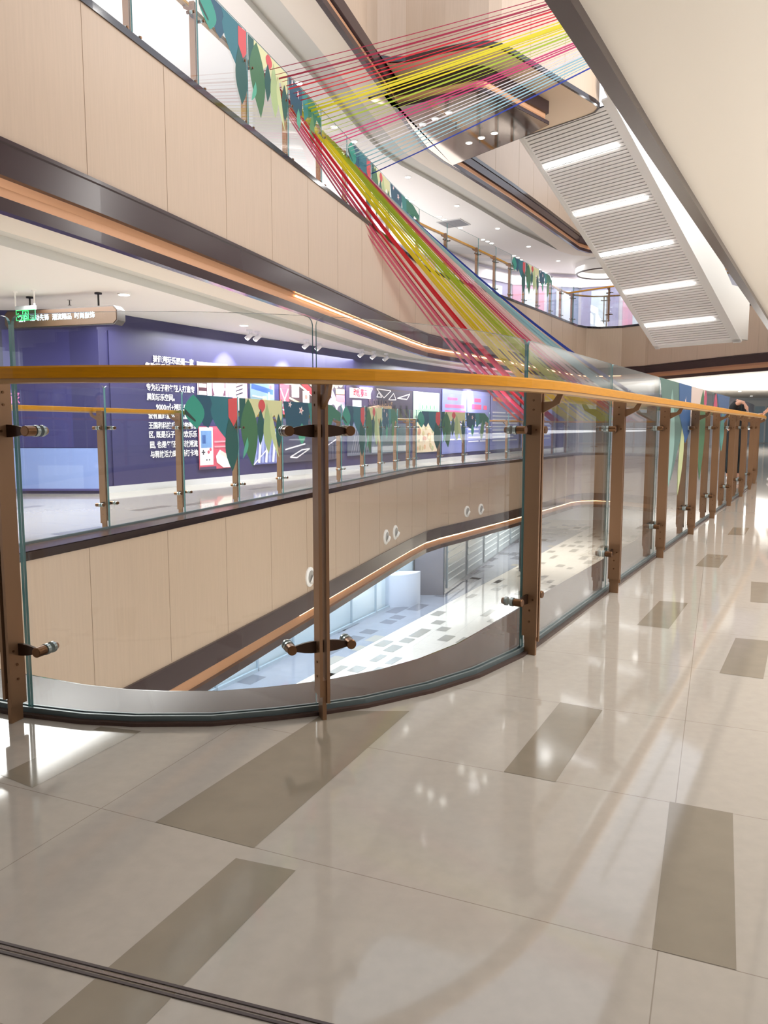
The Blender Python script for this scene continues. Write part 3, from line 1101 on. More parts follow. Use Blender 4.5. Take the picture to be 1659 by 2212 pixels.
TEAL, DGREEN, GREEN, NAVY, RED, PALE, FERN, MINT, PINKW = '#2f8f7c', '#1f5550', '#3f6e4a', '#1f4f66', '#cf4f52', '#d6d3a0', '#a8bb86', '#55a88c', '#f0d8d8'
DESIGN = {
    'A': [(NAVY, [(.22, 1.385), (.55, 1.385), (.55, 1.15), (.42, .98), (.33, 1.02), (.2, 1.2)]), ('#2a6c78', leaf_pts(.66, 1.385, .82, .42, .12, .35)),
          ('#2a6c78', [(.45, 1.385), (.9, 1.385), (.86, 1.2), (.7, 1.1), (.55, 1.16)]), (TEAL, leaf_pts(.17, 1.37, .97, .34, .05, .5)), (DGREEN, leaf_pts(.86, 1.22, .43, .27, .0, .6)),
          (RED, [(.8, 1.34), (.98, 1.385), (.98, 1.1), (.9, 1.0), (.8, 1.12)]), ('#2b3b36', [(.02, 1.2), (.2, 1.07), (.19, 1.05), (.02, 1.14)])],
    'B': [(PALE, [(.1, 1.385), (.99, 1.385), (.99, 1.12), (.9, 1.0), (.8, 1.16), (.6, 1.05), (.45, 1.2), (.3, 1.05)]), (DGREEN, box_pts(.01, .14, 1.385, .98)),
          (GREEN, leaf_pts(.2, 1.385, .46, .36, .08, .45)), (RED, leaf_pts(.5, 1.385, 1.18, .16)), (DGREEN, leaf_pts(.47, 1.24, .74, .16, -.02)), (FERN, leaf_pts(.62, 1.32, .62, .2, .02, .6)),
          ('#c5cf98', leaf_pts(.72, 1.2, .55, .12, .18, .4)), (DGREEN, leaf_pts(.9, 1.18, .68, .16)), (MINT, leaf_pts(.16, .86, .58, .08, -.1))],
    'C': [(NAVY, [(.0, 1.385), (.42, 1.385), (.38, 1.0), (.25, .92), (.05, 1.0)]), ('#2d7f7c', [(.38, 1.385), (.62, 1.385), (.6, 1.1), (.45, .95)]),
          ('#2d7158', [(.55, 1.385), (.8, 1.36), (.99, 1.22), (.97, 1.08), (.84, 1.14), (.78, 1.0), (.66, 1.1), (.58, 1.05)]), (MINT, leaf_pts(.28, 1.05, .72, .12)),
          ('#5c8a58', leaf_pts(.7, 1.18, .6, .16, -.05, .5)), (PINKW, flower_pts(.27, 1.24, .07, .6)), (RED, flower_pts(.27, 1.24, .02, .6)), (PINKW, flower_pts(.1, 1.32, .05, .6))],
    'D': [('#5d7f78', [(0, 1.385), (.9, 1.385), (.8, 1.0), (.6, .8), (.4, .55), (.25, .9), (.1, 1.1)]), ('#8fb6b0', leaf_pts(.35, 1.3, .5, .25)), ('#c4cf9a', leaf_pts(.75, 1.1, .4, .15, -.1)),
          ('#2f5f96', [(.55, 1.385), (1, 1.385), (1, .95), (.85, .85), (.6, 1.1)]), (PINKW, flower_pts(.8, 1.2, .07, .5))],
    'E': [('#d8c8c0', [(0, 1.385), (.6, 1.385), (.6, 1.1), (.3, .95), (0, 1.1)]), ('#3f6e4a', leaf_pts(.5, 1.385, .45, .35, .0, .4)), ('#c04f70', leaf_pts(.62, 1.385, 1.15, .14)), ('#c4cf9a', leaf_pts(.2, 1.2, .4, .2))],
    'F': [('#3f5f8c', [(.2, 1.385), (1, 1.385), (.9, 1.1), (.6, 1.0)]), ('#c04f70', leaf_pts(.15, 1.385, 1.0, .2)), ('#e9c8cf', leaf_pts(.35, 1.0, .5, .12)), ('#4f8f86', leaf_pts(.6, 1.2, .7, .25))],
}


def sticker(pane, poly, cum, s0, s1, zoff, voidside, key):
    mb = MB(); mats = []
    for li, (hexc, pts) in enumerate(DESIGN[key]):
        m = flat(hexc, .5)
        if m not in mats: mats.append(m)
        k0 = len(mb.v)
        P = []
        for sx, z in pts:
            p, t = at_len(poly, cum, s0 + (s1 - s0) * min(1, max(0, sx)))
            nv = Vector((-t.y, t.x, 0)) * voidside
            side = 1 if not voidside > 0 else -1       # the face turned to the visitor with the camera
            P.append(p + nv * (0.0075 + li * .0006) * side + ZV * (min(z, 1.364) + zoff))
        tri = tessellate_polygon([[Vector((a, b, 0)) for a, b in pts]])
        mb.add(P, [tuple(q) for q in tri], mats.index(m))
    mb.build('leaf_decal', mats, pane)


def put_set(panes, poly, cum, stops, px_list, z, voidside, keys, z_off):
    for key, px in zip(keys, px_list):
        p = on_poly_px(poly, z, px)[0]
        s = len_of(poly, cum, p)
        for i in range(len(stops) - 1):
            if stops[i] <= s < stops[i + 1]:
                sticker(panes[i], poly, cum, stops[i] + .01, stops[i + 1] - .01, z_off, voidside, key)


put_set(far_panes, GF2, GF2_c, fs, [460, 565, 675], 0, -1, 'ABC', 0)
put_set(far_panes, GF2, GF2_c, fs, [763, 806, 842], 0, -1, 'ABC', 0)
put_set(far_panes, GF2, GF2_c, fs, [925, 978, 1030], 0, -1, 'ABC', 0)
put_set(up_panes, GF3, GF3_c, us, [480, 580, 660], ZU, -1, 'ABC', ZU)
put_set(up_panes, GF3, GF3_c, us, [775, 820, 860], ZU, -1, 'ABC', ZU)
put_set(up_panes, GF3, GF3_c, us, [1118, 1148, 1176], ZU, -1, 'ABC', ZU)
for i, key in ((5, 'D'), (6, 'E'), (7, 'F')):
    sticker(near_panes[i], GN, GN_c, ps[i] + .01, ps[i + 1] - .01, 0, 1, key)

# ------------------------------------------------------------------ ribbons
RAIL3 = offset(smooth_poly(G3_far, 1), -.16)
RAIL2 = offset(smooth_poly(G2_far[:-1], 1), -.16)


def ribbon(a, b, sag, w0, w1, m, label, group, n=24, flip=0.0, face=0.5):
    mb = MB()
    a, b = Vector(a), Vector(b)
    L, Rr = [], []
    d = (b - a).normalized()
    for i in range(n + 1):
        k = i / n
        p = a.lerp(b, k) - ZV * (sag * 4 * k * (1 - k))
        view = (p - Vector((0, 0, EYE))).normalized()
        side = d.cross(Vector((0.25, 0.95, 0.2))).normalized()
        tw = face + flip * math.sin(k * 5)
        w = (w0 + (w1 - w0) * min(1, k * 1.1)) / 2
        v = Matrix.Rotation(tw, 3, d) @ side
        L.append(p - v * w); Rr.append(p + v * w)
    nz = d.cross(L[0] - Rr[0]).normalized() * .0006
    mb.sweep([[p + nz for p in L], [p + nz for p in Rr], [p - nz for p in Rr], [p - nz for p in L], [p + nz for p in L]])
    o = mb.build('ribbon', m, None)
    o['label'] = label; o['category'] = 'ribbon'; o['group'] = group
    return o


RC = {'crimson': '#a3163f', 'rose pink': '#e0738f', 'red': '#dc2136', 'yellow': '#efe02c', 'lime green': '#b8cc3c', 'magenta': '#d8447f', 'pale pink': '#f3cfd6',
      'light blue': '#a9d6e4', 'royal blue': '#2445b4', 'white': '#ecebf0', 'orange': '#dc8a5a'}


def rmat(c): return mat('ribbon_' + c.replace(' ', '_'), RC[c], 0.55)


hang = [(0.00, 'rose pink', .05), (.045, 'rose pink', .12), (.085, 'rose pink', .09), (.10, 'crimson', .035), (.14, 'red', .05), (.155, 'rose pink', .04), (.21, 'red', .15), (.235, 'red', .06),
        (.29, 'yellow', .06), (.32, 'yellow', .15), (.36, 'yellow', .06), (.385, 'yellow', .10), (.42, 'yellow', .04), (.46, 'lime green', .07), (.50, 'lime green', .12), (.535, 'lime green', .12),
        (.57, 'lime green', .06), (.61, 'orange', .06), (.645, 'magenta', .10), (.68, 'magenta', .04), (.72, 'pale pink', .11), (.765, 'pale pink', .04), (.81, 'light blue', .08), (.85, 'light blue', .12), (.89, 'light blue', .05), (.955, 'royal blue', .11)]
cnt = {}
for s, c, w in hang:
    cnt[c] = cnt.get(c, 0) + 1
    ax = 541 + (872 - 541) * s ** 1.15; bx = 1120 + (1490 - 1120) * s
    A = on_poly_px(RAIL3, ZU + 1.19, ax)[0]
    B = on_poly_px(RAIL2, 1.19, bx)[0]
    A = A + Vector((.04, 0, .01))
    ribbon(A, B, .42, .022, w * 1.25, rmat(c), '%s ribbon sloping down from the upper handrail, %s of its colour from below' % (c, ORD[cnt[c] - 1]),
           'ribbons sloping down the atrium', face=.2 + .1 * math.sin(s * 40), flip=.15)
cross = [(0, 'crimson', .014), (.05, 'crimson', .01), (.09, 'crimson', .035), (.12, 'crimson', .01), (.16, 'crimson', .022), (.19, 'red', .03), (.23, 'red', .014), (.26, 'red', .022), (.30, 'red', .02),
         (.34, 'yellow', .02), (.375, 'yellow', .03), (.40, 'yellow', .055), (.43, 'yellow', .02), (.46, 'yellow', .03), (.50, 'lime green', .02), (.535, 'lime green', .035), (.57, 'lime green', .012), (.60, 'lime green', .01),
         (.64, 'magenta', .03), (.665, 'magenta', .022), (.69, 'magenta', .03), (.72, 'pale pink', .01), (.755, 'white', .02), (.785, 'white', .014), (.815, 'white', .03), (.84, 'light blue', .03), (.87, 'light blue', .022),
         (.90, 'light blue', .02), (.93, 'light blue', .03), (.96, 'light blue', .014), (1.0, 'royal blue', .03)]
cnt = {}
for s, c, w in cross:
    cnt[c] = cnt.get(c, 0) + 1
    ax = 560 + (790 - 560) * s
    A = on_poly_px(RAIL3, ZU + 1.19, ax)[0] + Vector((.04, 0, .01))
    yn = 8.2 + .85 * s
    pn, tn = at_len(GN, GN_c, len_of(GN, GN_c, (.645 + .58 * (yn - 3.3), yn)))
    B = Vector((pn.x, pn.y, ZU + 1.19))
    ribbon(B, A, .05, w * .95, w * .65, rmat(c), '%s ribbon strung straight across the atrium overhead, %s of its colour from the top' % (c, ORD[cnt[c] - 1]),
           'ribbons strung across the atrium', face=.3, flip=.2)

# ------------------------------------------------------------------ escalator (third to fourth storey)
EB = Vector((0, 0, EYE)) + ray(1421, 747) * 22.5
th = R(221.5); slope = R(34.17)
ES = thing('escalator', 'white escalator truss rising to the platform above, slatted underside with light bars', 'escalator', EB)
run_h = Vector((math.cos(th), math.sin(th), 0)); wid = Vector((-math.sin(th), math.cos(th), 0))
rn = run_h * math.cos(slope) + ZV * math.sin(slope); up = (-run_h * math.sin(slope) + ZV * math.cos(slope))
if wid.x < 0: wid = -wid
EW, EL = 2.15, 7.74
M_truss = mat('white_truss_panel', '#e9e8e4', 0.4)
M_slat = mat('white_slat', '#f3f1ee', 0.45)
M_gap = mat('dark_slat_gap', '#3a3436', 0.8)
zero = Vector((0, 0, 0))
mb = MB()   # frame round the slats
mb.box(zero + rn * (EL / 2) - wid * .07 + up * .03, (EL + .3, .14, .06), (rn, wid, up))
mb.box(zero + rn * (EL / 2) + wid * (EW + .11) + up * .03, (EL + .3, .22, .06), (rn, wid, up))
mb.box(zero - rn * .06 + wid * (EW / 2 + .05) + up * .03, (.12, EW + .38, .06), (rn, wid, up))
mb.build('soffit_frame', M_truss, ES, local=True)
mb = MB()
mb.box(zero + rn * (EL / 2) + wid * (EW / 2) + up * .05, (EL, EW, .02), (rn, wid, up), 1)
ns = 82
for i in range(ns):
    c = rn * (EL * (i + .5) / ns)
    mb.box(c + wid * (EW / 2) + up * .02, (EL / ns * .74, EW, .03), (rn, wid, up), 0)
mb.build('slatted_soffit', [M_slat, M_gap], ES, local=True)
for px in ((1395, 704, 1545, 688), (1352, 632, 1504, 610), (1298, 552, 1457, 522), (1238, 464, 1402, 425), (1172, 363, 1341, 312)):
    # where the bar crosses the soffit plane
    P = []
    for (x, y) in ((px[0], px[1]), (px[2], px[3])):
        r = ray(x, y); t = (EB - Vector((0, 0, EYE))).dot(up) / r.dot(up)
        P.append(Vector((0, 0, EYE)) + r * t - EB)
    c = (P[0] + P[1]) / 2; d = (P[1] - P[0])
    a = rn * c.dot(rn)
    mb = MB(); mb.box(a + wid * (EW * .47) - up * .005, (.065, EW * .92, .03), (rn, wid, up)); mb.build('light_bar', M_tube, ES, local=True)
H1 = 1.15
prof = [(-.5, -.0), (0, 0), (EL * math.cos(slope) + .3, EL * math.sin(slope) + .2), (EL * math.cos(slope) + .3, EL * math.sin(slope) + .2 + H1), (EL * math.cos(slope) - .5, EL * math.sin(slope) + H1 + .05), (.6, H1 + .2), (-.5, H1 + .2)]
for nm, off in (('side_panel', EW + .2), ('side_panel', -.12)):
    mb = MB(); mb.prism(prof, wid * off, run_h, ZV, wid, .06); mb.build(nm, M_truss, ES, local=True)
mb = MB(); mb.box(run_h * -.25 + wid * (EW / 2 + .04) + ZV * .03, (.5, EW + .36, .06), (run_h, wid, ZV)); mb.build('end_plate', M_truss, ES, local=True)
for nm, off in (('balustrade_glass', EW + .18), ('balustrade_glass', -.1)):
    q = [(-.3, H1 + .2)] + [(-.55 + .45 * (1 - math.cos(R(a))) - .2, H1 + .65 - .45 * math.cos(R(a)) + .0) for a in (40, 80, 120, 160)] + \
        [(.5, H1 + 1.1), (EL * math.cos(slope) - .6, EL * math.sin(slope) + H1 + .95), (EL * math.cos(slope) - .5, EL * math.sin(slope) + H1 + .05), (.6, H1 + .2)]
    mb = MB(); mb.prism(q, wid * off, run_h, ZV, wid, .012); g = mb.build(nm, M_farglass, ES, local=True)
    mb = MB(); mb.tube([run_h * a + wid * off + ZV * b for a, b in q[1:-2]], .04, 8); mb.build('moving_handrail', flat('#1c1c20', .3), g, local=True, smooth=True)

# ------------------------------------------------------------------ ceiling lights and fittings
def lamp_proto():
    t = thing('downlight', '', 'ceiling light')
    mb = MB(); mb.tube([(0, 0, 0.0), (0, 0, -.012)], [.082, .078], 20); mb.build('trim_ring', M_lampframe, t, local=True, smooth=True)
    mb = MB(); mb.tube([(0, 0, -.008), (0, 0, -.016)], .066, 20); mb.build('diffuser', M_lamp, t, local=True, smooth=True)
    return t


lp = None


def lamps(pxs, z, where, group):
    global lp
    pxs = sorted(pxs)
    for i, (x, y) in enumerate(pxs):
        p = onz(x, y, z)
        lab = 'round white downlight in %s, %s from its left' % (where, ORD[i])
        if lp is None:
            lp = lamp_proto(); lp.location = p; lp['label'] = lab; lp['group'] = group
        else:
            dup(lp, p, 0, lab, group)


lamps([(645, 179), (765, 305), (881, 382), (987, 444)], 7.275, 'the upper ceiling beside the ribbons', 'upper ceiling downlights')
lamps([(863, 420), (876, 427), (889, 434), (949, 467), (960, 473), (995, 492), (1075, 493), (1043, 517), (1053, 521), (1062, 525)], 7.28, 'the upper ceiling above the balustrade', 'upper ceiling downlights')
lamps([(1142, 532), (1110, 552), (1118, 556), (1125, 561), (1206, 563), (1165, 582), (1172, 586), (1178, 589), (1254, 592), (1289, 613), (1308, 625), (1257, 634), (1266, 639)], 7.28, 'the upper ceiling near the escalator foot', 'upper ceiling downlights')
lamps([(970, 243), (940, 256), (913, 268), (1068, 287), (1040, 297), (1013, 308)], 7.2, 'the mirrored soffit of the platform', 'mirrored soffit downlights')
lamps([(268, 635), (527, 702), (780, 774), (890, 792)], 2.68, 'the ceiling in front of the mural', 'mural ceiling downlights')
lamps([(1531, 814), (1554, 812), (1577, 811), (1633, 826), (1616, 837), (1598, 845), (1623, 855)], 2.68, 'the ceiling past the end of the balustrade', 'end ceiling downlights')
# near corridor downlights, mirrored in the polished floor
q = []
for i in range(7):
    for j in (1.3, 3.2):
        p = Vector((.9, 3.6, 0)) + Vector((.5, .866, 0)) * (i * 2.2) + Vector((.866, -.5, 0)) * j
        q.append(p)
for i, p in enumerate(q):
    l = bpy.data.lights.new('downlight_beam', 'SPOT'); l.energy = 75; l.color = (1, .975, .94); l.spot_size = R(140); l.spot_blend = .8; l.shadow_soft_size = .07
    o = bpy.data.objects.new('downlight_beam', l); COL.objects.link(o); o.location = (p.x, p.y, 2.64)
    dup(lp, (p.x, p.y, 2.68), 0, 'round white downlight over the near walkway, %s lamp of the %s pair' % (('rail-side', 'shop-side')[i % 2], ORD[i // 2]), 'near walkway downlights')
# track spots that wash the mural
M_spot = mat('spot_white', '#e6e6ea', 0.35)
spot = None
for i, (x, y) in enumerate([(486, 736), (504, 739), (612, 766), (640, 771), (735, 789), (762, 793), (790, 796), (1010, 838), (1024, 840)]):
    hp, ht = hit_poly(W_POLY, min(x, 1080), y)
    loc = Vector((hp.x, hp.y, 2.68)) + W_N * .55
    lab = 'white track spotlight aimed at the mural, %s from the left' % ORD[i]
    if spot is None:
        spot = thing('track_spotlight', lab, 'spotlight', loc, 0, 'mural spotlights')
        mb = MB(); mb.box((0, 0, -.015), (.1, .04, .03)); mb.build('track_adapter', M_spot, spot, local=True)
        mb = MB(); mb.tube([(0, 0, -.03), (0, 0, -.08)], .008, 8); mb.build('stem', M_spot, spot, local=True)
        mb = MB(); mb.tube([Vector((0, 0, -.08)) + W_N * .06, Vector((0, 0, -.15)) - W_N * .06], [.035, .045], 14); b = mb.build('lamp_head', M_spot, spot, local=True, smooth=True)
        mb = MB(); mb.tube([Vector((0, 0, -.15)) - W_N * .06, Vector((0, 0, -.153)) - W_N * .064], .04, 14); mb.build('lens', M_lamp, b, local=True)
    else:
        dup(spot, loc, 0, lab, 'mural spotlights')
    if i in (0, 2, 4, 6, 7):
        l = bpy.data.lights.new('spot_beam', 'SPOT'); l.energy = 240; l.color = (.86, .84, 1); l.spot_size = R(70); l.spot_blend = .6; l.shadow_soft_size = .04
        o = bpy.data.objects.new('spot_beam', l); COL.objects.link(o); o.location = loc - ZV * .17 - W_N * .08
        o.rotation_euler = (-W_N * .6 - ZV * .9).to_track_quat('-Z', 'Y').to_euler()
# ceiling grille on the upper ceiling
p = onz(980, 482, 7.278)
t = thing('ceiling_grille', 'grey square air grille in the upper ceiling behind the ribbons', 'air grille', p, R(-30))
mb = MB(); mb.box((0, 0, -.01), (.8, .8, .02)); mb.build('frame', flat('#c9c9c9', .4), t, local=True)
mb = MB()
for i in range(14): mb.box((0, -.35 + i * .054, -.024), (.72, .03, .01))
mb.build('louvre', flat('#8f9092', .4), t, local=True)
# sprinklers
spk = None
for i, (x, y, z, w) in enumerate([(150, 648, 2.68, 'the ceiling over the hanging sign'), (985, 272, 7.2, 'the mirrored soffit'), (426, 708, 2.68, 'the ceiling in front of the mural')]):
    p = onz(x, y, z)
    if spk is None:
        spk = thing('sprinkler', '', 'sprinkler', p)
        mb = MB(); mb.tube([(0, 0, 0), (0, 0, -.004)], .03, 12); mb.build('escutcheon', flat('#b9b9b9', .3), spk, local=True)
        mb = MB(); mb.tube([(0, 0, 0), (0, 0, -.07)], .008, 8); mb.tube([(0, 0, -.066), (0, 0, -.07)], .022, 12); mb.build('head', flat('#55504e', .35, ), spk, local=True)
        o = spk
    else:
        o = dup(spk, p, 0, '')
    o['label'] = 'small pendant sprinkler head in ' + w; o['group'] = 'sprinklers'
# ring light feature far away on the upper ceiling
p = onz(1312, 570, 7.25)
t = thing('ring_feature', 'white curved ceiling ring half hidden behind the escalator edge', 'ceiling ring', p)
mb = MB(); a = [Vector((math.cos(R(k)) * 1.2, math.sin(R(k)) * 1.2, 0)) for k in range(0, 361, 12)]
mb.sweep([[v for v in a], [v - ZV * .35 for v in a], [v * .92 - ZV * .35 for v in a], [v * .92 for v in a]]); mb.build('ring', M_white, t, local=True, smooth=True)
mb = MB(); a = [v * .96 - ZV * .36 for v in a]; mb.tube(a, .03, 6, cap=False); mb.build('dark_rim', M_dark, t, local=True)
# white jet nozzles let into the lower wood fascia
noz = None
for i, ((x, y), lab) in enumerate([((668, 1246), 'round white air nozzle on the wood fascia half behind the edge-on post'), ((833, 1160), 'left round white air nozzle of the middle pair on the wood fascia'),
                                  ((853, 1150), 'right round white air nozzle of the middle pair on the wood fascia'), ((1008, 1105), 'left round white air nozzle of the farthest pair on the wood fascia'),
                                  ((1038, 1100), 'right round white air nozzle of the farthest pair on the wood fascia')]):
    p, t_ = hit_poly(V_far, x, y)
    nv = Vector((t_.y, -t_.x, 0))
    rz = math.atan2(nv.y, nv.x)
    if noz is None:
        noz = thing('air_nozzle', lab, 'air nozzle', p, rz, 'air nozzles')
        mb = MB(); mb.tube([(0, 0, 0), (.02, 0, 0), (.03, 0, 0)], [.15, .15, .135], 24); mb.build('rim', M_lampframe, noz, local=True, smooth=True)
        mb = MB(); mb.tube([(.031, 0, 0), (.036, 0, 0)], .1, 20); mb.build('throat', flat('#a7a49f', .4), noz, local=True, smooth=True)
        mb = MB(); mb.tube([(.036, 0, -.03), (.075, .02, -.05)], [.07, .06], 16); mb.build('ball_jet', M_lampframe, noz, local=True, smooth=True)
    else:
        dup(noz, p, rz, lab, 'air nozzles')

# ------------------------------------------------------------------ hanging direction sign and exit sign
pr = onz(212, 632, 2.68); pl = onz(64, 641, 2.68)
d = (Vector((pr.x, pr.y, 0)) - Vector((pl.x, pl.y, 0))).normalized(); n = Vector((d.y, -d.x, 0))
mid = (pr + pl) / 2
SG = thing('hanging_sign', 'long brown hanging direction sign with white lettering below two black rods', 'sign', (mid.x, mid.y, 2.68))
Lp = (pr - pl).length
def sgn_x(px, y): return hit_poly([(mid.x - d.x * 5, mid.y - d.y * 5), (mid.x + d.x * 5, mid.y + d.y * 5)], px, y)[0]
a, b = sgn_x(20, 690), sgn_x(262, 680)
zt, zb = sgn_x(258, 661).z, sgn_x(262, 702).z
u0, u1 = (a - mid).dot(d), (b - mid).dot(d)
h = zt - zb; c = .05
outl = [(u0 + c, 0), (u1 - c, 0), (u1, c), (u1, h - c), (u1 - c, h), (u0 + c, h), (u0, h - c), (u0, c)]
o0 = Vector((0, 0, zb - 2.68))
mb = MB(); mb.prism(outl, o0, d, ZV, n, .16); mb.build('casing', flat('#2c2320', .3), SG, local=True)
mb = MB(); mb.prism([(x * .985 + (u0 + u1) * .0075, y * .88 + h * .06) for x, y in outl], o0 + n * .085, d, ZV, n, .012); mb.build('face', flat('#4c3623', .5), SG, local=True)
for p in (pl, pr):
    mb = MB(); k = (p - mid).dot(d)
    mb.tube([d * k, d * k - ZV * (2.68 - zt)], .012, 10); mb.tube([d * k, d * k - ZV * .02], .045, 16); mb.build('hanger_rod', flat('#161414', .4), SG, local=True, smooth=True)
base = Vector((mid.x, mid.y, 0))
M_signlit = emit('sign_lettering', '#d8f4ff', 1.1)
for px0, px1, y, body, sz in ((52, 71, 692, '2F', .11), (77, 117, 690, '运动先锋', .085), (124, 165, 688, '潮流精品', .085), (172, 215, 685, '时尚服饰', .085)):
    p0, p1 = sgn_x(px0, y), sgn_x(px1, y)
    lettering(body, sz, p0 + n * .093, d, ZV, n, M_signlit, SG, 'lettering', 0, (p1 - p0).length)
# exit sign
e0, e1 = onz(32, 630, 2.68), onz(73, 627, 2.68)
d = (Vector((e1.x, e1.y, 0)) - Vector((e0.x, e0.y, 0))).normalized(); n = Vector((d.y, -d.x, 0)); mid = (e0 + e1) / 2
EX = thing('exit_sign', 'small clear exit sign with green running figure and left arrow on white rods', 'exit sign', (mid.x, mid.y, 2.68))
def ex(px, y): return hit_poly([(mid.x - d.x * 3, mid.y - d.y * 3), (mid.x + d.x * 3, mid.y + d.y * 3)], px, y)[0] - Vector((mid.x, mid.y, 2.68))
M_green = emit('exit_green', '#35e070', .9)
tl, br = ex(35, 671), ex(78, 691)
u0, u1, z1, z0 = tl.dot(d), br.dot(d), tl.z, br.z
for p in (e0, e1):
    k = (p - mid).dot(d)
    mb = MB(); mb.tube([d * k, d * k + ZV * (z1 + .05)], .01, 8); mb.tube([d * k, d * k - ZV * .015], .03, 12); mb.build('hanger_rod', M_lampframe, EX, local=True, smooth=True)
mb = MB(); mb.box(d * (u0 + u1) / 2 + ZV * (z1 + .025), (u1 - u0, .03, .05), (d, n, ZV)); mb.build('lamp_housing', flat('#9aa0a0', .4), EX, local=True)
mb = MB(); mb.box(d * (u0 + u1) / 2 + ZV * (z0 + z1) / 2, (u1 - u0, .008, z1 - z0), (d, n, ZV)); mb.build('clear_plate', glass_mat('exit_plate', (.55, .8, .62), .05, .3), EX, local=True)
mb = MB(); w_, h_ = u1 - u0, z1 - z0
def rr(a, b_, c_, d_): mb.box(d * (u0 + w_ * (a + b_) / 2) + ZV * (z0 + h_ * (c_ + d_) / 2) + n * .006, (w_ * (b_ - a), .003, h_ * (d_ - c_)), (d, n, ZV))
rr(0, 1, 0, .04); rr(0, 1, .96, 1); rr(0, .02, 0, 1); rr(.98, 1, 0, 1)
rr(.12, .3, .47, .56); mb.prism([(0, 0), (.05 * w_, .22 * h_), (.09 * w_, .22 * h_), (.05 * w_, 0), (.09 * w_, -.22 * h_), (.05 * w_, -.22 * h_)], d * (u0 + .05 * w_) + ZV * (z0 + h_ * .515) + n * .006, d, ZV, n, .003)
rr(.34, .36, .1, .92); rr(.62, .64, .1, .92); rr(.34, .64, .88, .92); rr(.34, .64, .1, .13)
mb.prism(leaf_pts(.5 * w_, .8 * h_, .7 * h_, .06 * w_), d * u0 + ZV * z0 + n * .006, d, ZV, n, .003)
for q in ([(.47, .68), (.54, .66), (.5, .42), (.44, .44)], [(.46, .44), (.5, .44), (.42, .18), (.38, .18)], [(.48, .44), (.52, .42), (.6, .25), (.56, .2)], [(.46, .66), (.48, .6), (.4, .46), (.38, .5)], [(.53, .66), (.53, .58), (.6, .5), (.61, .54)]):
    mb.prism([(a * w_, b_ * h_) for a, b_ in q], d * u0 + ZV * z0 + n * .006, d, ZV, n, .003)
mb.build('running_figure', M_green, EX, local=True)

# ------------------------------------------------------------------ mural wall: banner lettering and posters
def wall_at(x, y): return hit_poly(W_POLY, x, y)[0]


class Poster:
    def __init__(s, px0, px1, yt, yb, hexc, label, name='poster', U=None, N=None, poly=None, group='posters on the mural wall', lift_=.008):
        poly = poly or W_POLY
        a, b, c = hit_poly(poly, px0, yb)[0], hit_poly(poly, px1, yb)[0], hit_poly(poly, px0, yt)[0]
        s.U = U or W_D; s.N = N or W_N
        s.w = (Vector((b.x - a.x, b.y - a.y, 0))).length; s.h = c.z - a.z
        s.o = a + s.N * lift_
        s.t = thing(name, label, 'poster', a, 0, group)
        mb = MB(); mb.box(s.o + s.U * s.w / 2 + ZV * s.h / 2, (s.w, .008, s.h), (s.U, s.N, ZV)); mb.build('print_sheet', flat(hexc, .4), s.t)
        s.mb = MB(); s.mats = []; s.n = 0

    def sh(s, pts, hexc):
        m = flat(hexc, .4)
        if m not in s.mats: s.mats.append(m)
        s.n += 1
        off = s.o + s.N * (.0045 + .0004 * s.n)
        tri = tessellate_polygon([[Vector((p[0], p[1], 0)) for p in pts]])
        s.mb.add([off + s.U * (p[0] * s.w) + ZV * (p[1] * s.h) for p in pts], [tuple(q) for q in tri], s.mats.index(m))

    def r(s, x0, y0, x1, y1, hexc): s.sh([(x0, y0), (x1, y0), (x1, y1), (x0, y1)], hexc)

    def line(s, x0, y0, x1, y1, hexc, t=.012):
        dx, dy = (x1 - x0) * s.w, (y1 - y0) * s.h
        L = math.hypot(dx, dy); ex, ey = -dy / L * t / s.w, dx / L * t / s.h
        s.sh([(x0 - ex, y0 - ey), (x1 - ex, y1 - ey), (x1 + ex, y1 + ey), (x0 + ex, y0 + ey)], hexc)

    def disc(s, x, y, r, hexc, n=18): s.sh([(x + r / s.w * math.cos(2 * math.pi * k / n), y + r / s.h * math.sin(2 * math.pi * k / n)) for k in range(n)], hexc)

    def text(s, body, size, x, y, m, width=None, bold=.002, align='L'):
        lettering(body, size, s.o + s.U * (x * s.w) + ZV * (y * s.h) + s.N * (.006 + .0004 * (s.n + 2)), s.U, ZV, s.N, m, s.t, 'lettering', bold, width, align)

    def done(s):
        if s.n: s.mb.build('picture', s.mats, s.t)
        return s.t


# banner with the long text
p = Poster(246, 424, 715, 1062, '#3b3966', 'tall navy banner of white Chinese lines on the mural wall', 'text_banner', lift_=.006)
rows = [(328, 776, '骑趣潮玩乐园是一家', 416), (311, 791, '集购玩乐于一体的沉浸', 418), (312, 814, '式潮玩乐园连锁品牌,', 412), (314, 837, '专为孩子和年轻人打造专', 418), (315, 858, '属的玩乐空间。', 375),
        (335, 880, '9000㎡+潮玩乐园,', 416), (318, 898, '设有童趣盎然的儿童梦幻', 422), (319, 920, '王国和科技感十足的潮玩', 423), (320, 940, '区, 既是孩子们的欢乐乐', 424), (322, 962, '园, 也是年轻人释放潮流', 425), (323, 983, '与释放活力的现场打卡地', 426)]
for x, y, body, x1 in rows:
    a = wall_at(x, y); b = wall_at(x1, y)
    wd = Vector((b.x - a.x, b.y - a.y, 0)).length
    lettering(body, .118, a + W_N * .02, W_D, ZV, W_N, M_inkwhite, p.t, 'lettering', .0025, wd)
p.done()
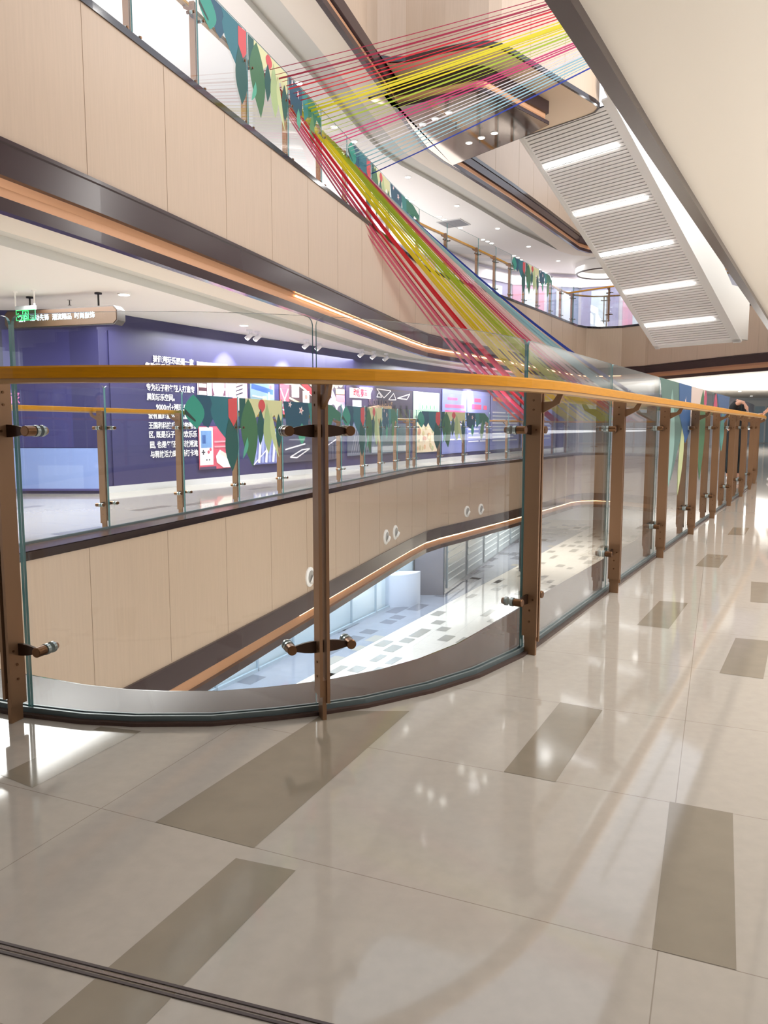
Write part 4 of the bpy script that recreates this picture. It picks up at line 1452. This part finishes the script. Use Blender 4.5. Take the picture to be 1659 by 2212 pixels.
# upper row of photographs
p = Poster(427, 492, 781, 883, '#e9dfe6', 'pale photograph poster of a sweet shop with dark shelves', 'photo_poster')
p.r(.02, .12, .3, .8, '#4d2f3b')
for k in range(3): p.r(.04, .3 + k * .16, .28, .38 + k * .16, '#e6d6d8')
p.r(.3, .1, .45, .85, '#b6d6dc'); p.r(.45, .05, .92, .78, '#553142'); p.sh(leaf_pts(.68, .95, .1, .4), '#e8c3d4'); p.r(.5, .25, .9, .3, '#d9c0d2'); p.r(.5, .42, .9, .47, '#d9c0d2'); p.r(.53, .1, .86, .2, '#8d6477')
p.disc(.62, .66, .05, '#c64f6a'); p.disc(.78, .64, .05, '#c64f6a'); p.r(0, 0, 1, .06, '#cdbdc6'); p.done()
p = Poster(493, 534, 791, 886, '#e3a3cc', 'pink photograph poster with zebra-striped figure', 'photo_poster')
p.r(.35, .2, .8, 1, '#f0e3ec')
for k in range(7): p.line(.38, .35 + k * .09, .76, .42 + k * .09, '#2f2732', .014)
p.sh(leaf_pts(.6, .22, .05, .6), '#dfe3b6'); p.r(0, 0, .25, .9, '#d589be'); p.done()
p = Poster(536, 602, 797, 892, '#34325a', 'blue photograph poster of a play area with a thick tube slide', 'photo_poster')
p.r(.06, .1, .84, .97, '#7f99a8'); p.line(.1, .62, .8, .5, '#3f5fa8', .05); p.line(.66, .5, .66, .15, '#c8d4dc', .02); p.r(.45, .12, .58, .4, '#c9cf9d'); p.disc(.28, .25, .05, '#3a5a9c'); p.disc(.72, .62, .04, '#c75f66')
p.sh(leaf_pts(.45, .97, .72, .25), '#5f9a86'); p.r(.06, .06, .84, .16, '#5e6c74'); p.line(.12, .4, .5, .36, '#dfe6ea', .012); p.done()
p = Poster(604, 690, 800, 897, '#4a3a40', 'dark photograph poster of a prize shop with red timber and white price boards', 'photo_poster')
p.r(0, 0, .22, .7, '#c44a58'); p.line(.02, .1, .2, .6, '#f0e8e8'); p.line(.02, .6, .2, .1, '#f0e8e8'); p.line(0, .14, .22, .1, '#f0e8e8')
p.line(.25, .85, 1, .35, '#efe9ea', .02); p.line(.45, .98, 1, .55, '#efe9ea', .02); p.line(.5, .82, .85, .5, '#d5404c', .06); p.r(.28, .42, .46, .72, '#efe6e2'); p.r(.55, .3, .72, .58, '#efe6e2'); p.disc(.37, .57, .05, '#d98f8a'); p.disc(.635, .44, .05, '#d98f8a')
p.r(0, .7, .42, .95, '#f6f2f2'); p.line(.22, .4, .9, .1, '#cdbd92', .02)
p.text('礼品奖品乐园', .17, .05, .825, M_inkred, p.w * .32, .004); p.done()
p = Poster(700, 744, 812, 905, '#8d8492', 'grey photograph poster of a food stall under round lamps', 'photo_poster')
p.r(0, .5, 1, 1, '#35323f'); p.sh([(0, .9), (.2, .9), (.6, .45), (.45, .4)], '#d5b9cf')
for k in range(3): p.disc(.35 + k * .22, .8 + k * .03, .09, '#dcc28a'); p.disc(.35 + k * .22, .8 + k * .03, .055, '#7a5a58')
p.r(.55, .6, .98, .72, '#cfa86a'); p.r(.55, .42, .98, .58, '#cf6f74'); p.sh(leaf_pts(.5, .45, .02, 1.1), '#c9bfca'); p.disc(.4, .22, .12, '#4f4855'); p.disc(.75, .2, .12, '#4f4855'); p.done()
p = Poster(747, 890, 832, 901, '#3b3347', 'dark photograph poster of a slot car track with white triangle neon', 'photo_poster')
for a, b_, c in (((.18, .97), (.36, .97), (.31, .68)), ((.42, .97), (.64, .94), (.53, .68)), ((.42, .7), (.5, .7), (.45, .85)), ((.6, .62), (.72, .64), (.68, .86)), ((.74, .7), (.95, .88), (.9, .68))):
    p.line(*a, *b_, '#eeeaf2', .012); p.line(*b_, *c, '#eeeaf2', .012); p.line(*c, *a, '#eeeaf2', .012)
p.sh([(.3, .35), (.66, .55), (.64, .2), (.4, .18)], '#b59678'); p.r(.08, .3, .2, .55, '#d9d3dc'); p.r(.03, .08, .16, .22, '#b84050'); p.r(.2, .08, .32, .2, '#b84050'); p.r(.4, .06, .5, .24, '#221e26'); p.r(.55, .06, .64, .24, '#221e26')
for k in range(3): p.line(.7 + k * .1, .05, .7 + k * .1, .45, '#17151c', .04)
p.r(.04, .62, .33, .93, '#f4f0f4')
p.text('动感赛车', .2, .09, .775, M_inkred, p.w * .19, .004); p.text('SLOT RACING', .2, .3, .5, mat('brown_ink', '#54424c', .5), p.w * .36, .006); p.done()
p = Poster(892, 948, 845, 905, '#bcd9c4', 'pale green photograph poster of mint arches', 'photo_poster')
p.r(.18, .2, .98, .8, '#9fd0b0'); p.r(0, .82, .35, 1, '#e9ece6')
for k in range(4): p.sh(leaf_pts(.34 + k * .15, .62, .34, .12), '#e6f2e8'); p.sh(leaf_pts(.34 + k * .15, .56, .34, .06), '#6fae8c')
p.r(.05, .05, .95, .12, '#8f9c94'); p.r(.2, .25, .9, .29, '#dcebdf'); p.done()
p = Poster(898, 950, 912, 978, '#e0cdb4', 'sand coloured illustrated map poster beneath the mint arches', 'photo_poster')
for k in range(26):
    rnd.seed(k * 3 + 1); p.disc(rnd.random() * .9 + .05, rnd.random() * .85 + .05, .03 + rnd.random() * .06, rnd.choice(['#d9a986', '#c9b98a', '#e8d8b0', '#c98f78', '#a9b08a']))
p.done()


def info(px0, px1, yt, yb, head, hm, label, nrows, y0=.62):
    p = Poster(px0, px1, yt, yb, '#7d86c4', label, 'info_poster')
    for k in range(nrows):
        yy = y0 - k * (y0 - .1) / nrows
        segs = ((.06, .5), (.56, .94)) if k % 3 != 1 else ((.06, .8),)
        for a, b_ in segs: p.r(a, yy - .012, b_, yy + .012, '#dfe2f4')
    return p


p = info(954, 1006, 840, 981, '', None, 'lavender blue notice poster with two pink heading lines', 3, .46)
p.r(.2, .84, .6, .88, '#d85c8c'); p.r(.1, .72, .9, .77, '#d85c8c'); p.r(.1, .63, .95, .68, '#d85c8c'); p.r(.05, .28, .3, .31, '#d85c8c'); p.done()
p = info(1007, 1056, 843, 976, '', None, 'lavender blue notice poster with a short bright pink heading', 6, .5)
p.r(.3, .82, .58, .88, '#ea4f80'); p.r(.2, .7, .6, .78, '#ea4f80'); p.r(.7, .7, .85, .77, '#ea4f80'); p.done()
p = info(1058, 1119, 848, 972, '', None, 'lavender blue notice poster with an orange heading', 9, .66)
p.r(.06, .86, .82, .93, '#e89a5c'); p.done()
p = info(1124, 1190, 856, 968, '', None, 'lavender blue notice poster behind the first straight pane', 7, .62)
p.r(.1, .82, .7, .89, '#e89a5c'); p.done()
# lower row
p = Poster(430, 500, 921, 1015, '#c9566c', 'red poster showing a pale handheld game console and a white sofa', 'photo_poster')
p.r(.02, .1, .42, .98, '#eae3ea'); p.r(.06, .5, .38, .9, '#6f93c4'); p.r(.1, .6, .2, .8, '#3f5f9a'); p.r(.11, .34, .14, .46, '#3c3c48'); p.r(.07, .385, .18, .415, '#3c3c48'); p.disc(.28, .4, .03, '#c4566a'); p.disc(.34, .46, .03, '#c4566a'); p.disc(.22, .22, .015, '#3c3c48'); p.disc(.3, .22, .015, '#3c3c48')
p.r(.46, .5, .95, .54, '#e89aa4'); p.r(.46, .62, .9, .66, '#e89aa4'); p.sh([(.5, .3), (.62, .45), (.98, .25), (.98, .02), (.72, .02), (.52, .15)], '#f0ece8'); p.sh([(.6, .36), (.68, .42), (.95, .28), (.9, .2)], '#d9cfc8'); p.r(0, 0, .5, .06, '#4a4060'); p.done()
p = Poster(546, 604, 925, 1004, '#6f77b8', 'blue and white poster of striped light columns', 'photo_poster')
for k in range(7): p.line(.08 + k * .13, .04, .12 + k * .13 + .06 * (k % 2), .9, '#e8eaf6' if k % 2 else '#9ca6dc', .035)
p.line(.02, .0, .5, .4, '#e9e6ee', .012); p.done()
p = Poster(608, 742, 905, 1000, '#4b4a5e', 'dark poster of a night track with white outlined shapes', 'photo_poster')
for a in ((.05, .3, .35, .42), (.12, .12, .3, .28), (.3, .28, .42, .3), (.42, .3, .22, .1), (.22, .1, .12, .12), (.55, .2, .98, .62), (.5, .75, .95, .55)): p.line(*a, '#e4e2ea', .014)
for k in range(9): p.line(.55 + k * .05, .02, .55 + k * .05, .45, '#7a7888', .012)
p.done()
p = Poster(750, 886, 915, 985, '#6f7688', 'grey poster of a hall with pale green balls and a light floor', 'photo_poster')
p.r(.35, .05, .95, .25, '#c7ccd4'); p.r(0, .1, .3, .8, '#565866'); p.r(.4, .3, .9, .9, '#5d6f74')
for k in range(8): p.line(.05 + k * .03, .05, .12 + k * .03, .85, '#9c9aa6', .01)
p.done()
# low pale blue panel and pink character on the left wall
L_POLY = [(-12, 11.44), (-3.9, 11.44)]
p = Poster(28, 222, 968, 1060, '#8aa0dc', 'light blue low panel at the foot of the left navy wall', 'wall_panel', Vector((1, 0, 0)), Vector((0, -1, 0)), L_POLY, None, .02)
p.r(.3, 0, .8, .6, '#95aae2'); p.r(.0, 0, 1, .05, '#4c4a86'); p.done()
p = Poster(18, 222, 712, 967, '#3c3a72', 'plain deep blue banner above the light blue panel on the left wall', 'wall_banner', Vector((1, 0, 0)), Vector((0, -1, 0)), L_POLY, None, .01)
p.r(.0, .0, .12, 1, '#4a4790'); p.r(.7, .0, 1, 1, '#343260')
p.text('旅', .2, .02, .42, flat('#ec8fd0', .4)); p.done()

# ------------------------------------------------------------------ person leaning on the far end of the near handrail
PX = Vector((7.2, 13.8, 0))
PR = thing('person', 'person in black clothes and white shoes leaning one forearm on the handrail', 'person', PX)


def skin_mesh(name, verts, edges, radii, m, parent, sub=2):
    me = bpy.data.meshes.new(name)
    me.from_pydata(verts, edges, [])
    o = bpy.data.objects.new(name, me)
    COL.objects.link(o)
    md = o.modifiers.new('skin', 'SKIN')
    for i, r in enumerate(radii):
        sv = me.skin_vertices[0].data[i]
        sv.radius = (r, r) if not isinstance(r, tuple) else r
        sv.use_root = (i == 0)
    ss = o.modifiers.new('sub', 'SUBSURF'); ss.levels = sub; ss.render_levels = sub
    dg = bpy.context.evaluated_depsgraph_get(); dg.update()
    m2 = bpy.data.meshes.new_from_object(o.evaluated_get(dg))
    bpy.data.objects.remove(o)
    m2.materials.clear(); m2.materials.append(m)
    for p in m2.polygons: p.use_smooth = True
    ob = bpy.data.objects.new(name, m2)
    COL.objects.link(ob); ob.parent = parent
    return ob


M_skin = mat('skin', '#d9a48a', .5)
Bv = [(0, 0, .93), (0, 0, 1.08), (-.04, 0, 1.25), (-.09, -.01, 1.4), (-.125, -.02, 1.5), (-.16, -.033, 1.585), (-.17, -.036, 1.68),       # pelvis to head
      (.02, -.1, .88), (.03, -.11, .5), (.03, -.1, .09), (-.08, -.1, .04), (.0, .1, .88), (-.06, .12, .5), (-.02, .13, .09), (-.13, .14, .04),      # legs
      (-.1, -.17, 1.39), (-.34, -.25, 1.45), (-.5, -.2, 1.25), (-.54, -.19, 1.226),     # near arm on the rail
      (-.08, .17, 1.38), (-.05, .24, 1.1), (-.16, .2, .88), (-.2, .19, .82), (-.155, -.035, 1.755)]
Be = [(0, 1), (1, 2), (2, 3), (3, 4), (4, 5), (5, 6), (6, 23), (0, 7), (7, 8), (8, 9), (9, 10), (0, 11), (11, 12), (12, 13), (13, 14), (3, 15), (15, 16), (16, 17), (17, 18), (3, 19), (19, 20), (20, 21), (21, 22)]
Br = [.095, .09, .1, .085, .05, .085, .098, .068, .05, .04, .04, .068, .05, .04, .04, .046, .04, .028, .03, .046, .04, .028, .03, .075]
skin_mesh('body', Bv, Be, Br, M_skin, PR)
hv, he, hr = [(-.54, -.19, 1.226)], [], [.022]
for k, (dy, L, r) in enumerate(((-.036, .075, .009), (-.013, .09, .0095), (.010, .085, .0095), (.032, .065, .008))):
    b0 = len(hv); hv += [(-.56, -.19 + dy * .8, 1.22), (-.56 - L * .5, -.19 + dy, 1.216), (-.56 - L * .8, -.19 + dy, 1.205), (-.56 - L, -.19 + dy, 1.185)]
    he += [(0, b0), (b0, b0 + 1), (b0 + 1, b0 + 2), (b0 + 2, b0 + 3)]; hr += [.013, r, r, r * .85]
b0 = len(hv); hv += [(-.53, -.228, 1.218), (-.555, -.25, 1.208), (-.58, -.258, 1.198)]; he += [(0, b0), (b0, b0 + 1), (b0 + 1, b0 + 2)]; hr += [.014, .010, .009]
skin_mesh('hand', hv, he, hr, M_skin, PR)
M_blackcloth = mat('black_cloth', '#1d1c20', .8)
skin_mesh('shirt', [(0, 0, .85), (0, 0, 1.08), (-.03, 0, 1.24), (-.075, -.01, 1.37), (-.1, -.015, 1.45), (-.1, -.17, 1.385), (-.22, -.21, 1.42), (-.08, .17, 1.38), (-.06, .22, 1.22)],
          [(0, 1), (1, 2), (2, 3), (3, 4), (3, 5), (5, 6), (3, 7), (7, 8)], [(.14, .165), (.13, .15), .15, .13, .07, .075, .062, .075, .062], M_blackcloth, PR)
skin_mesh('trousers', [(0, 0, 1.02), (0, 0, .9), (.02, -.085, .7), (.03, -.11, .48), (.03, -.1, .12), (-.02, .09, .7), (-.06, .12, .48), (-.02, .13, .12)],
          [(0, 1), (1, 2), (2, 3), (3, 4), (1, 5), (5, 6), (6, 7)], [(.125, .155), (.13, .15), .095, .075, .062, .095, .075, .062], M_blackcloth, PR)
for yy, xx in ((-.1, 0), (.14, -.05)):
    skin_mesh('shoe', [(xx + .06, yy, .05), (xx - .04, yy, .05), (xx - .15, yy, .04), (xx - .2, yy, .035)], [(0, 1), (1, 2), (2, 3)], [.045, .05, .042, .03], flat('#f2f0f0', .5), PR)
mb = MB()
rings = []
for a in range(0, 106, 15):
    r_, z_ = .104 * math.sin(R(a)), .108 * math.cos(R(a))
    rings.append([Vector((-.148 + r_ * math.cos(2 * math.pi * k / 20) * 1.05 + max(0, R(a) - 1.2) * .05, -.036 + r_ * math.sin(2 * math.pi * k / 20) * .92, 1.69 + z_ + (.055 if a > 70 and math.cos(2 * math.pi * k / 20) < -.35 else 0))) for k in range(20)])
mb.sweep(rings, True)
mb.build('hair', flat('#1a1614', .6), PR, local=True, smooth=True)
mb = MB()
for s in (-1, 1):
    mb.tube([(-.252, -.04 + s * .032, 1.675), (-.262, -.04 + s * .032, 1.675)], .011, 10)
mb.build('eye', flat('#241c1a', .3), PR, local=True)
for s_ in (-1, 1):
    mb = MB(); mb.tube([(-.165, -.036 + s_ * .085, 1.62), (-.16, -.036 + s_ * .1, 1.645), (-.163, -.036 + s_ * .095, 1.67)], [.008, .017, .01], 8); mb.build('ear', M_skin, PR, local=True, smooth=True)
mb = MB(); mb.tube([(-.25, -.04, 1.68), (-.277, -.04, 1.645), (-.255, -.04, 1.635)], [.008, .014, .008], 8); mb.build('nose', M_skin, PR, local=True, smooth=True)
mb = MB(); mb.tube([(-.238, -.062, 1.608), (-.25, -.04, 1.605), (-.238, -.018, 1.608)], .007, 6); mb.build('mouth', flat('#a8584e', .4), PR, local=True)
